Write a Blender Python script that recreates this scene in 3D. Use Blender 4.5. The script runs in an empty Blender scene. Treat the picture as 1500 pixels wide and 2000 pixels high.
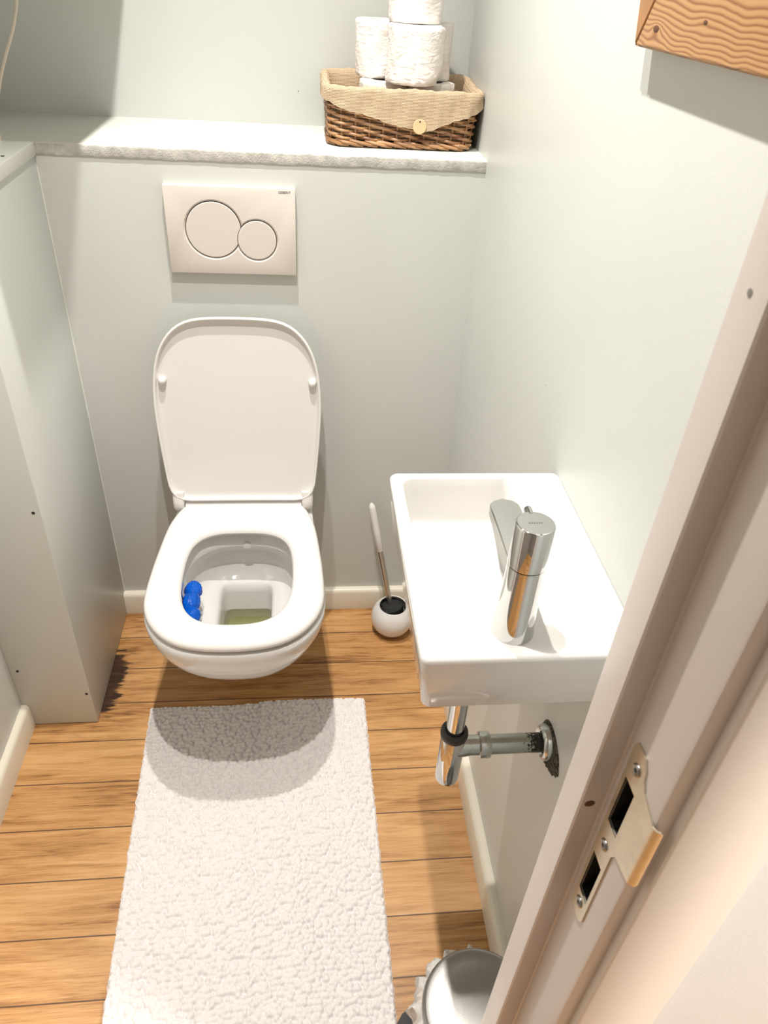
import bpy, bmesh, math, random
import numpy as np
from mathutils import Vector, Matrix

# ------------------------------------------------------------------ camera
sc = bpy.context.scene
COL = sc.collection
cam_d = bpy.data.cameras.new('camera')
cam = bpy.data.objects.new('camera', cam_d)
COL.objects.link(cam)
_rt = Vector((0.99437524, -0.08962911, 0.05643144))
_up = Vector((0.00845366, 0.59826537, 0.80125345))
_fw = Vector((0.10557661, 0.79626954, -0.59565796))
m = Matrix((_rt, _up, -_fw)).transposed().to_4x4()
m.translation = Vector((0.4804, -1.5050, 1.4480))
cam.matrix_world = m
cam_d.sensor_fit = 'HORIZONTAL'
cam_d.sensor_width = 36.0
cam_d.lens = 1445.73 / 1500 * 36.0
cam_d.clip_start = 0.01
sc.camera = cam
cam_d.dof.use_dof = True
cam_d.dof.focus_distance = 1.55
cam_d.dof.aperture_fstop = 24.0

# ------------------------------------------------------------------ view, world, lamps
sc.view_settings.view_transform = 'Standard'
sc.view_settings.look = 'None'
sc.view_settings.gamma = 1.0
sc.view_settings.use_curve_mapping = False
sc.view_settings.exposure = 0.0

world = bpy.data.worlds.new('world')
sc.world = world
world.use_nodes = True
bg = world.node_tree.nodes['Background']
bg.inputs[0].default_value = (1.0, 0.96, 0.9, 1)
bg.inputs[1].default_value = 0.02

CEIL = 2.36
LAMPS = [(0.385, -0.340, CEIL - 0.012), (0.385, -0.83, CEIL - 0.012)]
LAMP_POWER = [100.0, 86.0]
for i, p in enumerate(LAMPS):
    ld = bpy.data.lights.new('downlight_bulb', 'SPOT')
    ld.spot_size = math.radians(108)
    ld.spot_blend = 1.0
    ld.shadow_soft_size = 0.014
    ld.energy = LAMP_POWER[i]
    ld.color = (1.0, 0.955, 0.895)
    lo = bpy.data.objects.new('downlight_bulb', ld)
    lo.location = p
    COL.objects.link(lo)
hl = bpy.data.lights.new('hall_lamp_bulb', 'AREA')
hl.shape = 'DISK'
hl.size = 0.30
hl.energy = 95.0
hl.color = (1.0, 0.955, 0.90)
hlo = bpy.data.objects.new('hall_lamp_bulb', hl)
hlo.location = (1.95, -1.92, 2.34)
COL.objects.link(hlo)

# ------------------------------------------------------------------ helpers
def new_mat(name):
    mt = bpy.data.materials.new(name)
    mt.use_nodes = True
    nt = mt.node_tree
    b = nt.nodes['Principled BSDF']
    return mt, nt, b

def N(nt, kind, **kw):
    n = nt.nodes.new(kind)
    for k, v in kw.items():
        setattr(n, k, v)
    return n

def simple(name, col, rough=0.5, metal=0.0, bump=0.0, bscale=200.0, var=0.0, vscale=8.0, spec=0.5, coat=0.0):
    mt, nt, b = new_mat(name)
    b.inputs['Base Color'].default_value = (*col, 1)
    b.inputs['Roughness'].default_value = rough
    b.inputs['Metallic'].default_value = metal
    b.inputs['Specular IOR Level'].default_value = spec
    b.inputs['Coat Weight'].default_value = coat
    tc = N(nt, 'ShaderNodeTexCoord')
    if bump > 0:
        n = N(nt, 'ShaderNodeTexNoise')
        n.inputs['Scale'].default_value = bscale
        n.inputs['Detail'].default_value = 3
        nt.links.new(tc.outputs['Object'], n.inputs['Vector'])
        bp = N(nt, 'ShaderNodeBump')
        bp.inputs['Strength'].default_value = bump
        bp.inputs['Distance'].default_value = 0.001
        nt.links.new(n.outputs['Fac'], bp.inputs['Height'])
        nt.links.new(bp.outputs['Normal'], b.inputs['Normal'])
    if var > 0:
        n = N(nt, 'ShaderNodeTexNoise')
        n.inputs['Scale'].default_value = vscale
        n.inputs['Detail'].default_value = 4
        nt.links.new(tc.outputs['Object'], n.inputs['Vector'])
        r = N(nt, 'ShaderNodeValToRGB')
        r.color_ramp.elements[0].position = 0.3
        r.color_ramp.elements[1].position = 0.7
        r.color_ramp.elements[0].color = (*[c * (1 - var) for c in col], 1)
        r.color_ramp.elements[1].color = (*[min(1, c * (1 + var)) for c in col], 1)
        nt.links.new(n.outputs['Fac'], r.inputs['Fac'])
        nt.links.new(r.outputs['Color'], b.inputs['Base Color'])
    return mt

def paint(name, col, specks=True, lumps=0.35, rough=0.38):
    """rolled wall paint: fine roller texture, a few filler lumps and dark nicks"""
    mt, nt, b = new_mat(name)
    b.inputs['Roughness'].default_value = rough
    tc = N(nt, 'ShaderNodeTexCoord')
    fine = N(nt, 'ShaderNodeTexNoise'); fine.inputs['Scale'].default_value = 260; fine.inputs['Detail'].default_value = 2
    lump = N(nt, 'ShaderNodeTexVoronoi'); lump.inputs['Scale'].default_value = 9
    big = N(nt, 'ShaderNodeTexNoise'); big.inputs['Scale'].default_value = 3.0; big.inputs['Detail'].default_value = 4
    for n in (fine, lump, big):
        nt.links.new(tc.outputs['Object'], n.inputs['Vector'])
    lr = N(nt, 'ShaderNodeMapRange')
    lr.inputs['From Min'].default_value = 0.0; lr.inputs['From Max'].default_value = 0.045
    lr.inputs['To Min'].default_value = lumps; lr.inputs['To Max'].default_value = 0
    nt.links.new(lump.outputs['Distance'], lr.inputs['Value'])
    a = N(nt, 'ShaderNodeMath', operation='MULTIPLY'); a.inputs[1].default_value = 0.35
    nt.links.new(fine.outputs['Fac'], a.inputs[0])
    s = N(nt, 'ShaderNodeMath', operation='ADD')
    nt.links.new(a.outputs[0], s.inputs[0]); nt.links.new(lr.outputs[0], s.inputs[1])
    bp = N(nt, 'ShaderNodeBump'); bp.inputs['Strength'].default_value = 0.35; bp.inputs['Distance'].default_value = 0.0012
    nt.links.new(s.outputs[0], bp.inputs['Height']); nt.links.new(bp.outputs['Normal'], b.inputs['Normal'])
    r = N(nt, 'ShaderNodeValToRGB')
    r.color_ramp.elements[0].position = 0.3; r.color_ramp.elements[1].position = 0.7
    r.color_ramp.elements[0].color = (*[c * 0.97 for c in col], 1)
    r.color_ramp.elements[1].color = (*[c * 1.02 for c in col], 1)
    nt.links.new(big.outputs['Fac'], r.inputs['Fac'])
    out = r.outputs['Color']
    if specks:
        v = N(nt, 'ShaderNodeTexVoronoi'); v.inputs['Scale'].default_value = 7.0
        mp = N(nt, 'ShaderNodeMapping'); mp.inputs['Location'].default_value = (3.3, 1.7, 5.1)
        nt.links.new(tc.outputs['Object'], mp.inputs[0]); nt.links.new(mp.outputs[0], v.inputs['Vector'])
        lt = N(nt, 'ShaderNodeMath', operation='LESS_THAN'); lt.inputs[1].default_value = 0.011
        nt.links.new(v.outputs['Distance'], lt.inputs[0])
        mx = N(nt, 'ShaderNodeMix', data_type='RGBA')
        nt.links.new(lt.outputs[0], mx.inputs['Factor']); nt.links.new(out, mx.inputs['A'])
        mx.inputs['B'].default_value = (*[c * 0.35 for c in col], 1)
        out = mx.outputs['Result']
    nt.links.new(out, b.inputs['Base Color'])
    return mt

def mesh_obj(name, verts, faces, mat=None, parent=None, smooth=True, kind=None, angle=40):
    me = bpy.data.meshes.new(name)
    me.from_pydata([tuple(v) for v in verts], [], [tuple(f) for f in faces])
    me.validate()
    bm = bmesh.new(); bm.from_mesh(me)
    bmesh.ops.recalc_face_normals(bm, faces=bm.faces)
    if smooth:
        for f in bm.faces: f.smooth = True
        for e in bm.edges:
            if len(e.link_faces) == 2 and e.calc_face_angle(0) > math.radians(angle):
                e.smooth = False
    bm.to_mesh(me); bm.free()
    o = bpy.data.objects.new(name, me)
    COL.objects.link(o)
    if mat: me.materials.append(mat)
    if parent:
        o.parent = parent
        o.matrix_parent_inverse = Matrix.Translation(-Vector(parent.location))
    if kind: o['kind'] = kind
    return o

def bev_box(name, lo, hi, mat, parent=None, bevel=0.0, seg=2, kind=None):
    bm = bmesh.new()
    bmesh.ops.create_cube(bm, size=1)
    for v in bm.verts:
        v.co = Vector([(lo[i] + hi[i]) / 2 + v.co[i] * (hi[i] - lo[i]) for i in range(3)])
    if bevel > 0:
        bmesh.ops.bevel(bm, geom=list(bm.edges), offset=bevel, segments=seg, affect='EDGES', profile=0.5)
    vs = [v.co.copy() for v in bm.verts]; bm.verts.index_update()
    fs = [[v.index for v in f.verts] for f in bm.faces]
    bm.free()
    return mesh_obj(name, vs, fs, mat, parent, smooth=bevel > 0, kind=kind, angle=50)

def loft(rings, cap0=True, cap1=True, closed=True):
    vs, fs = [], []
    n = len(rings[0])
    for r in rings: vs += [tuple(p) for p in r]
    for i in range(len(rings) - 1):
        for j in range(n if closed else n - 1):
            a = i * n + j; b_ = i * n + (j + 1) % n
            fs.append((a, b_, b_ + n, a + n))
    if cap0: fs.append(tuple(range(n))[::-1])
    if cap1: fs.append(tuple(range((len(rings) - 1) * n, len(rings) * n)))
    return vs, fs

def lathe(profile, c, n=48, cap0=True, cap1=True, axis='z'):
    rings = []
    for r, h in profile:
        ring = []
        for k in range(n):
            a = 2 * math.pi * k / n
            if axis == 'z': ring.append((c[0] + r * math.cos(a), c[1] + r * math.sin(a), c[2] + h))
            elif axis == 'x': ring.append((c[0] + h, c[1] + r * math.cos(a), c[2] + r * math.sin(a)))
            else: ring.append((c[0] + r * math.cos(a), c[1] + h, c[2] + r * math.sin(a)))
        rings.append(ring)
    return loft(rings, cap0, cap1)

def tube(pts, rad, n=8, caps=True):
    pts = [Vector(p) for p in pts]
    rings = []
    prev = None
    for i, p in enumerate(pts):
        t = (pts[min(i + 1, len(pts) - 1)] - pts[max(i - 1, 0)]).normalized()
        if prev is None:
            ref = Vector((0, 0, 1)) if abs(t.z) < 0.9 else Vector((1, 0, 0))
            u = t.cross(ref).normalized()
        else:
            u = (prev - t * prev.dot(t)).normalized()
        prev = u
        w = t.cross(u)
        r = rad[i] if isinstance(rad, (list, tuple)) else rad
        rings.append([p + (u * math.cos(2 * math.pi * k / n) + w * math.sin(2 * math.pi * k / n)) * r for k in range(n)])
    return loft(rings, caps, caps)

class MB:
    def __init__(s): s.v = []; s.f = []
    def add(s, vf):
        o = len(s.v); s.v += [tuple(p) for p in vf[0]]; s.f += [tuple(i + o for i in f) for f in vf[1]]
        return s
    def build(s, name, mat, parent=None, smooth=True, kind=None, angle=40):
        return mesh_obj(name, s.v, s.f, mat, parent, smooth, kind, angle)

def thing(name, label, cat, loc, group=None):
    o = bpy.data.objects.new(name, None)
    o.empty_display_size = 0.05
    COL.objects.link(o); o.location = loc
    o['label'] = label; o['category'] = cat
    if group: o['group'] = group
    return o

def tag(o, label, cat, group=None):
    o['label'] = label; o['category'] = cat
    if group: o['group'] = group
    return o

def boolean(o, cutter, op='DIFFERENCE'):
    md = o.modifiers.new('b', 'BOOLEAN'); md.object = cutter; md.operation = op; md.solver = 'EXACT'
    dg = bpy.context.evaluated_depsgraph_get(); dg.update()
    me = bpy.data.meshes.new_from_object(o.evaluated_get(dg))
    o.modifiers.clear(); o.data = me
    bpy.data.objects.remove(cutter)
    bm = bmesh.new(); bm.from_mesh(me)
    for f in bm.faces: f.smooth = True
    for e in bm.edges:
        e.smooth = not (len(e.link_faces) == 2 and e.calc_face_angle(0) > math.radians(30))
    bm.to_mesh(me); bm.free()

def text_mesh(name, body, size, mw, mat, parent, extrude=0.0001):
    cu = bpy.data.curves.new(name, 'FONT'); cu.body = body; cu.size = size; cu.extrude = extrude
    cu.align_x = 'CENTER'; cu.align_y = 'CENTER'; cu.offset = size * 0.02
    to = bpy.data.objects.new(name, cu); COL.objects.link(to)
    dg = bpy.context.evaluated_depsgraph_get(); dg.update()
    me = bpy.data.meshes.new_from_object(to.evaluated_get(dg))
    bpy.data.objects.remove(to)
    me.transform(mw)
    me.materials.clear(); me.materials.append(mat)
    o = bpy.data.objects.new(name, me); COL.objects.link(o)
    o.parent = parent; o.matrix_parent_inverse = Matrix.Translation(-Vector(parent.location))
    return o

def smooth_closed(r, k=3, it=2):
    r = np.array(r, float)
    for _ in range(it):
        r = sum(np.roll(r, s) for s in range(-k, k + 1)) / (2 * k + 1)
    return r

def polar(poly, c, n):
    """radius of a closed polygon around c for n even angles"""
    poly = [np.array(p, float) for p in poly]; c = np.array(c, float); out = []
    for k in range(n):
        a = 2 * math.pi * k / n; d = np.array([math.cos(a), math.sin(a)]); best = 0
        for i in range(len(poly)):
            p = poly[i] - c; q = poly[(i + 1) % len(poly)] - c; e = q - p
            den = d[0] * e[1] - d[1] * e[0]
            if abs(den) < 1e-12: continue
            t = (p[0] * e[1] - p[1] * e[0]) / den; u = (p[0] * d[1] - p[1] * d[0]) / den
            if t > 0 and -1e-9 <= u <= 1 + 1e-9: best = max(best, t)
        out.append(best)
    return np.array(out)

def rrect(x0, x1, y0, y1, r, z, seg=6):
    pts = []
    for cx_, cy_, a0 in ((x1 - r, y1 - r, 0), (x0 + r, y1 - r, 90), (x0 + r, y0 + r, 180), (x1 - r, y0 + r, 270)):
        for k in range(seg + 1):
            a = math.radians(a0 + 90 * k / seg)
            pts.append((cx_ + r * math.cos(a), cy_ + r * math.sin(a), z))
    return pts

# ------------------------------------------------------------------ materials
M = {}
M['wall'] = paint('pale_green_grey_paint', (0.60, 0.615, 0.585))
M['hall_wall'] = paint('hall_paint', (0.74, 0.78, 0.80), specks=False)
M['hall_dark'] = simple('light_damping_taupe', (0.24, 0.23, 0.215), 0.7)  # dark tone given to the unseen hall to cut bounced light on the frame
M['ledge'] = paint('ledge_gloss_paint', (0.70, 0.71, 0.66), specks=False, lumps=0.8, rough=0.3)
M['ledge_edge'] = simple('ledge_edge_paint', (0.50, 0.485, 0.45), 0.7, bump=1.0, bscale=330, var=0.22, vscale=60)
M['skirting'] = simple('cream_skirting_paint', (0.74, 0.69, 0.58), 0.3, bump=0.1, bscale=60)
M['frame'] = simple('door_frame_paint', (0.66, 0.59, 0.55), 0.35, bump=0.15, bscale=90, var=0.03)
M['casing'] = simple('casing_paint', (0.78, 0.72, 0.66), 0.4, bump=0.1, bscale=90)
M['ceiling'] = simple('ceiling_paint', (0.80, 0.80, 0.76), 0.6)
M['ceramic'] = simple('glazed_white_ceramic', (0.74, 0.725, 0.70), 0.07, coat=0.3)
M['bowl_ceramic'] = simple('bowl_ceramic', (0.80, 0.78, 0.73), 0.08)
M['plastic'] = simple('white_seat_plastic', (0.74, 0.715, 0.69), 0.14)
M['plate'] = simple('warm_white_plate_plastic', (0.66, 0.605, 0.56), 0.35)
M['gap'] = simple('dark_gap', (0.03, 0.028, 0.025), 0.8)
M['black'] = simple('black_plastic', (0.010, 0.010, 0.010), 0.55)
M['chrome'] = simple('chrome', (0.60, 0.60, 0.59), 0.045, metal=1.0)
M['chrome_dull'] = simple('tarnished_chrome', (0.50, 0.51, 0.48), 0.22, metal=1.0, var=0.25, vscale=60)
M['steel'] = simple('brushed_steel', (0.55, 0.52, 0.46), 0.30, metal=1.0)
M['steel_lid'] = simple('satin_steel', (0.36, 0.35, 0.335), 0.32, metal=1.0, bump=0.1, bscale=900)
M['strike'] = simple('strike_plate_metal', (0.66, 0.60, 0.48), 0.3, metal=0.85, var=0.08, vscale=60)
M['cord'] = simple('cord_cream', (0.62, 0.55, 0.46), 0.6)
M['bristle'] = simple('bristle_black', (0.02, 0.02, 0.02), 0.9, bump=1, bscale=500)
M['rubber'] = simple('dark_rubber', (0.035, 0.033, 0.03), 0.5)
M['text'] = simple('grey_print', (0.10, 0.10, 0.10), 0.6)

def mat_tissue():
    mt, nt, b = new_mat('tissue_paper')
    b.inputs['Base Color'].default_value = (0.86, 0.81, 0.77, 1); b.inputs['Roughness'].default_value = 0.95
    tc = N(nt, 'ShaderNodeTexCoord')
    mp = N(nt, 'ShaderNodeMapping'); mp.inputs['Scale'].default_value = (1, 1, 2.4)
    n = N(nt, 'ShaderNodeTexNoise'); n.inputs['Scale'].default_value = 42; n.inputs['Detail'].default_value = 3
    n.inputs['Distortion'].default_value = 1.2
    nt.links.new(tc.outputs['Object'], mp.inputs[0]); nt.links.new(mp.outputs[0], n.inputs['Vector'])
    bp = N(nt, 'ShaderNodeBump'); bp.inputs['Strength'].default_value = 0.6; bp.inputs['Distance'].default_value = 0.004
    nt.links.new(n.outputs['Fac'], bp.inputs['Height']); nt.links.new(bp.outputs['Normal'], b.inputs['Normal'])
    return mt
M['tissue'] = mat_tissue()
M['core'] = simple('cardboard_core', (0.36, 0.33, 0.29), 0.9)

def mat_linen():
    mt, nt, b = new_mat('cream_linen')
    b.inputs['Roughness'].default_value = 0.95
    tc = N(nt, 'ShaderNodeTexCoord')
    hs = []
    for ax in (0, 2):
        w = N(nt, 'ShaderNodeTexWave', wave_type='BANDS', bands_direction='XYZ'[ax])
        w.inputs['Scale'].default_value = 130; w.inputs['Distortion'].default_value = 1.0; w.inputs['Detail'].default_value = 1
        nt.links.new(tc.outputs['Object'], w.inputs['Vector']); hs.append(w)
    a = N(nt, 'ShaderNodeMath', operation='ADD')
    nt.links.new(hs[0].outputs['Fac'], a.inputs[0]); nt.links.new(hs[1].outputs['Fac'], a.inputs[1])
    bp = N(nt, 'ShaderNodeBump'); bp.inputs['Strength'].default_value = 0.6; bp.inputs['Distance'].default_value = 0.0012
    nt.links.new(a.outputs[0], bp.inputs['Height']); nt.links.new(bp.outputs['Normal'], b.inputs['Normal'])
    r = N(nt, 'ShaderNodeValToRGB')
    r.color_ramp.elements[0].color = (0.42, 0.295, 0.18, 1); r.color_ramp.elements[1].color = (0.72, 0.565, 0.40, 1)
    h = N(nt, 'ShaderNodeMath', operation='MULTIPLY'); h.inputs[1].default_value = 0.5
    nt.links.new(a.outputs[0], h.inputs[0]); nt.links.new(h.outputs[0], r.inputs['Fac'])
    nt.links.new(r.outputs['Color'], b.inputs['Base Color'])
    return mt
M['linen'] = mat_linen()

def mat_wicker():
    mt, nt, b = new_mat('brown_wicker')
    b.inputs['Roughness'].default_value = 0.45
    tc = N(nt, 'ShaderNodeTexCoord')
    mp = N(nt, 'ShaderNodeMapping'); mp.inputs['Scale'].default_value = (20, 20, 130)
    n = N(nt, 'ShaderNodeTexNoise'); n.inputs['Scale'].default_value = 1.0; n.inputs['Detail'].default_value = 3
    nt.links.new(tc.outputs['Object'], mp.inputs[0]); nt.links.new(mp.outputs[0], n.inputs['Vector'])
    r = N(nt, 'ShaderNodeValToRGB')
    r.color_ramp.elements[0].position = 0.3; r.color_ramp.elements[1].position = 0.7
    r.color_ramp.elements[0].color = (0.17, 0.065, 0.025, 1); r.color_ramp.elements[1].color = (0.50, 0.27, 0.12, 1)
    nt.links.new(n.outputs['Fac'], r.inputs['Fac']); nt.links.new(r.outputs['Color'], b.inputs['Base Color'])
    return mt
M['wicker'] = mat_wicker()

def mat_floor():
    mt, nt, b = new_mat('oak_laminate_planks')
    L = nt.links.new
    geo = N(nt, 'ShaderNodeNewGeometry')
    sep = N(nt, 'ShaderNodeSeparateXYZ'); L(geo.outputs['Position'], sep.inputs[0])
    def math_(op, a, b_=None, clamp=False):
        n = N(nt, 'ShaderNodeMath', operation=op); n.use_clamp = clamp
        for i, v in enumerate((a, b_)):
            if v is None: continue
            if isinstance(v, (int, float)): n.inputs[i].default_value = v
            else: L(v, n.inputs[i])
        return n.outputs[0]
    PW = 0.1058
    yy = math_('DIVIDE', math_('ADD', sep.outputs['Y'], 0.0015), PW)
    row = math_('FLOOR', yy)
    fy = math_('SUBTRACT', yy, row)
    # seam strength
    d = math_('MINIMUM', fy, math_('SUBTRACT', 1.0, fy))
    wn = N(nt, 'ShaderNodeTexWhiteNoise', noise_dimensions='1D'); L(row, wn.inputs['W'])
    rv = wn.outputs['Value']
    xs = math_('DIVIDE', math_('ADD', sep.outputs['X'], math_('MULTIPLY', rv, 3.7)), 1.26)
    fx = math_('FRACT', xs); cellx = math_('FLOOR', xs)
    dx = math_('MULTIPLY', math_('MINIMUM', fx, math_('SUBTRACT', 1.0, fx)), 1.26 / PW)
    dd = d
    seam = N(nt, 'ShaderNodeMapRange'); L(dd, seam.inputs['Value'])
    seam.inputs['From Min'].default_value = 0.006; seam.inputs['From Max'].default_value = 0.018
    seam.inputs['To Min'].default_value = 1; seam.inputs['To Max'].default_value = 0
    # grain
    cmb = N(nt, 'ShaderNodeCombineXYZ')
    L(math_('ADD', math_('MULTIPLY', sep.outputs['X'], 5.0), math_('MULTIPLY', rv, 31.0)), cmb.inputs[0])
    L(math_('MULTIPLY', sep.outputs['Y'], 70.0), cmb.inputs[1]); L(math_('MULTIPLY', rv, 17.0), cmb.inputs[2])
    g1 = N(nt, 'ShaderNodeTexNoise'); g1.inputs['Scale'].default_value = 1.0; g1.inputs['Detail'].default_value = 5
    g1.inputs['Roughness'].default_value = 0.65; g1.inputs['Distortion'].default_value = 0.6
    L(cmb.outputs[0], g1.inputs['Vector'])
    cmb2 = N(nt, 'ShaderNodeCombineXYZ')
    L(math_('ADD', math_('MULTIPLY', sep.outputs['X'], 22.0), math_('MULTIPLY', rv, 11.0)), cmb2.inputs[0])
    L(math_('MULTIPLY', sep.outputs['Y'], 420.0), cmb2.inputs[1])
    g2 = N(nt, 'ShaderNodeTexNoise'); g2.inputs['Scale'].default_value = 1.0; g2.inputs['Detail'].default_value = 3
    L(cmb2.outputs[0], g2.inputs['Vector'])
    cmb3 = N(nt, 'ShaderNodeCombineXYZ')
    L(math_('MULTIPLY', sep.outputs['X'], 3.0), cmb3.inputs[0]); L(math_('MULTIPLY', sep.outputs['Y'], 14.0), cmb3.inputs[1])
    L(math_('MULTIPLY', rv, 9.0), cmb3.inputs[2])
    g3 = N(nt, 'ShaderNodeTexNoise'); g3.inputs['Scale'].default_value = 1.0; g3.inputs['Detail'].default_value = 3
    L(cmb3.outputs[0], g3.inputs['Vector'])
    mixv = math_('ADD', math_('ADD', math_('MULTIPLY', g1.outputs['Fac'], 0.55), math_('MULTIPLY', g2.outputs['Fac'], 0.25)),
                 math_('MULTIPLY', g3.outputs['Fac'], 0.35))
    ramp = N(nt, 'ShaderNodeValToRGB'); L(math_('ADD', mixv, math_('MULTIPLY', math_('SUBTRACT', rv, 0.5), 0.06)), ramp.inputs['Fac'])
    cr = ramp.color_ramp
    cr.elements[0].position = 0.435; cr.elements[0].color = (0.21, 0.092, 0.026, 1)
    cr.elements[1].position = 0.69; cr.elements[1].color = (0.61, 0.345, 0.145, 1)
    e = cr.elements.new(0.50); e.color = (0.385, 0.185, 0.060, 1)
    e = cr.elements.new(0.58); e.color = (0.50, 0.262, 0.096, 1)
    # dirt at the foot of the boxed-in column
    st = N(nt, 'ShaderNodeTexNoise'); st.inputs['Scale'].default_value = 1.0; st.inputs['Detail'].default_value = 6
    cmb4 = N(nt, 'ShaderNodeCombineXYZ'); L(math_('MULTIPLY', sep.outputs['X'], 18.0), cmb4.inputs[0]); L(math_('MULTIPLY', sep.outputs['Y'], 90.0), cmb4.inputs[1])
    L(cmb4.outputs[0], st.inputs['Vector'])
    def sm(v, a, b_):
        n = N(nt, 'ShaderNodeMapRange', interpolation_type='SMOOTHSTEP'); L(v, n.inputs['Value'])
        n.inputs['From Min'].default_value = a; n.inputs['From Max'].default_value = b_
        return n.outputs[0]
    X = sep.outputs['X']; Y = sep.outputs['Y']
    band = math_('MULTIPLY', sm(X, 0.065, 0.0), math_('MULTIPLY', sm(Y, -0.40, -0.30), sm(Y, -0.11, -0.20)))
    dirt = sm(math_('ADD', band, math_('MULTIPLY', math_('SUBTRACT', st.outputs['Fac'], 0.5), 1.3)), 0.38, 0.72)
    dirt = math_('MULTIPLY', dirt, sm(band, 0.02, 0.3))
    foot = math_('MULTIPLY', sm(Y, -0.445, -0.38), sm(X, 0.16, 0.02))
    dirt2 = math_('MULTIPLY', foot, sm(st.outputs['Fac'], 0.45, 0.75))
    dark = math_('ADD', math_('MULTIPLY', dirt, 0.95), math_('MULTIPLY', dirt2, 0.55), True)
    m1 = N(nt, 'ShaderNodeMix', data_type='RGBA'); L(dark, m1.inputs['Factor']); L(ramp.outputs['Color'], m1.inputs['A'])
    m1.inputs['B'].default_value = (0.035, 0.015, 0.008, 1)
    m2 = N(nt, 'ShaderNodeMix', data_type='RGBA'); L(math_('MULTIPLY', seam.outputs[0], 0.9), m2.inputs['Factor']); L(m1.outputs['Result'], m2.inputs['A'])
    m2.inputs['B'].default_value = (0.05, 0.02, 0.008, 1)
    L(m2.outputs['Result'], b.inputs['Base Color'])
    b.inputs['Roughness'].default_value = 0.42
    bp = N(nt, 'ShaderNodeBump'); bp.inputs['Strength'].default_value = 0.25; bp.inputs['Distance'].default_value = 0.001
    L(math_('SUBTRACT', mixv, math_('MULTIPLY', seam.outputs[0], 0.8)), bp.inputs['Height']); L(bp.outputs['Normal'], b.inputs['Normal'])
    return mt
M['floor'] = mat_floor()

def mat_pine():
    mt, nt, b = new_mat('varnished_pine')
    L = nt.links.new
    tc = N(nt, 'ShaderNodeNewGeometry')
    sep = N(nt, 'ShaderNodeSeparateXYZ'); L(tc.outputs['Position'], sep.inputs[0])
    def mt_(op, a, b_=None):
        n = N(nt, 'ShaderNodeMath', operation=op)
        for q, v in enumerate((a, b_)):
            if v is None: continue
            if isinstance(v, (int, float)): n.inputs[q].default_value = v
            else: L(v, n.inputs[q])
        return n.outputs[0]
    nz = N(nt, 'ShaderNodeTexNoise'); nz.inputs['Scale'].default_value = 10; nz.inputs['Detail'].default_value = 2
    L(tc.outputs['Position'], nz.inputs['Vector'])
    Yp = sep.outputs['Y']; Zp = mt_('ADD', sep.outputs['Z'], mt_('MULTIPLY', mt_('SUBTRACT', nz.outputs['Fac'], 0.5), 0.022))
    def knotf(y0, z0, k, amp):
        a = mt_('MULTIPLY', mt_('SUBTRACT', sep.outputs['Y'], y0), k * 0.45); c = mt_('MULTIPLY', mt_('SUBTRACT', sep.outputs['Z'], z0), k)
        rr = mt_('ADD', mt_('MULTIPLY', a, a), mt_('MULTIPLY', c, c))
        return mt_('MULTIPLY', mt_('DIVIDE', 1.0, mt_('ADD', 1.0, rr)), amp)
    ex = mt_('MULTIPLY', mt_('ADD', Yp, 0.850), 0.13); ez = mt_('SUBTRACT', Zp, 1.456)
    dist = mt_('SQRT', mt_('ADD', mt_('MULTIPLY', ex, ex), mt_('MULTIPLY', ez, ez)))
    dist = mt_('ADD', dist, knotf(-0.708, 1.412, 150.0, 0.009)); dist = mt_('ADD', dist, knotf(-0.806, 1.423, 160.0, 0.004))
    w = N(nt, 'ShaderNodeMath', operation='FRACT'); L(mt_('MULTIPLY', mt_('POWER', dist, 1.5), 780.0), w.inputs[0])
    r = N(nt, 'ShaderNodeValToRGB'); L(w.outputs[0], r.inputs['Fac'])
    cr = r.color_ramp
    cr.elements[0].position = 0.0; cr.elements[0].color = (0.38, 0.20, 0.080, 1)
    cr.elements[1].position = 1.0; cr.elements[1].color = (0.37, 0.19, 0.075, 1)
    e = cr.elements.new(0.12); e.color = (0.47, 0.265, 0.118, 1)
    e = cr.elements.new(0.45); e.color = (0.44, 0.24, 0.100, 1)
    e = cr.elements.new(0.82); e.color = (0.23, 0.088, 0.030, 1)
    L(r.outputs['Color'], b.inputs['Base Color'])
    b.inputs['Roughness'].default_value = 0.35
    return mt
M['pine'] = mat_pine()
M['pine_end'] = simple('pine_end_grain', (0.34, 0.165, 0.062), 0.4, var=0.15, vscale=40)
M['knot'] = simple('pine_knot', (0.10, 0.04, 0.015), 0.6)

def mat_rug():
    mt, nt, b = new_mat('white_chenille')
    b.inputs['Base Color'].default_value = (0.78, 0.74, 0.725, 1)
    b.inputs['Roughness'].default_value = 1.0
    b.inputs['Sheen Weight'].default_value = 0.2
    return mt
M['rug'] = mat_rug()

def mat_clear(name, col, alpha_rough=0.1, trans=1.0, ior=1.45):
    mt, nt, b = new_mat(name)
    b.inputs['Base Color'].default_value = (*col, 1)
    b.inputs['Roughness'].default_value = alpha_rough
    b.inputs['Transmission Weight'].default_value = trans
    b.inputs['IOR'].default_value = ior
    return mt
M['water'] = mat_clear('toilet_water', (0.66, 0.68, 0.45), 0.02, 1.0, 1.33)
M['bag'] = mat_clear('milky_plastic_bag', (0.93, 0.92, 0.89), 0.25, 0.55, 1.2)
M['blue'] = mat_clear('blue_gel', (0.0, 0.13, 0.72), 0.08, 0.35, 1.4)

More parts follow.
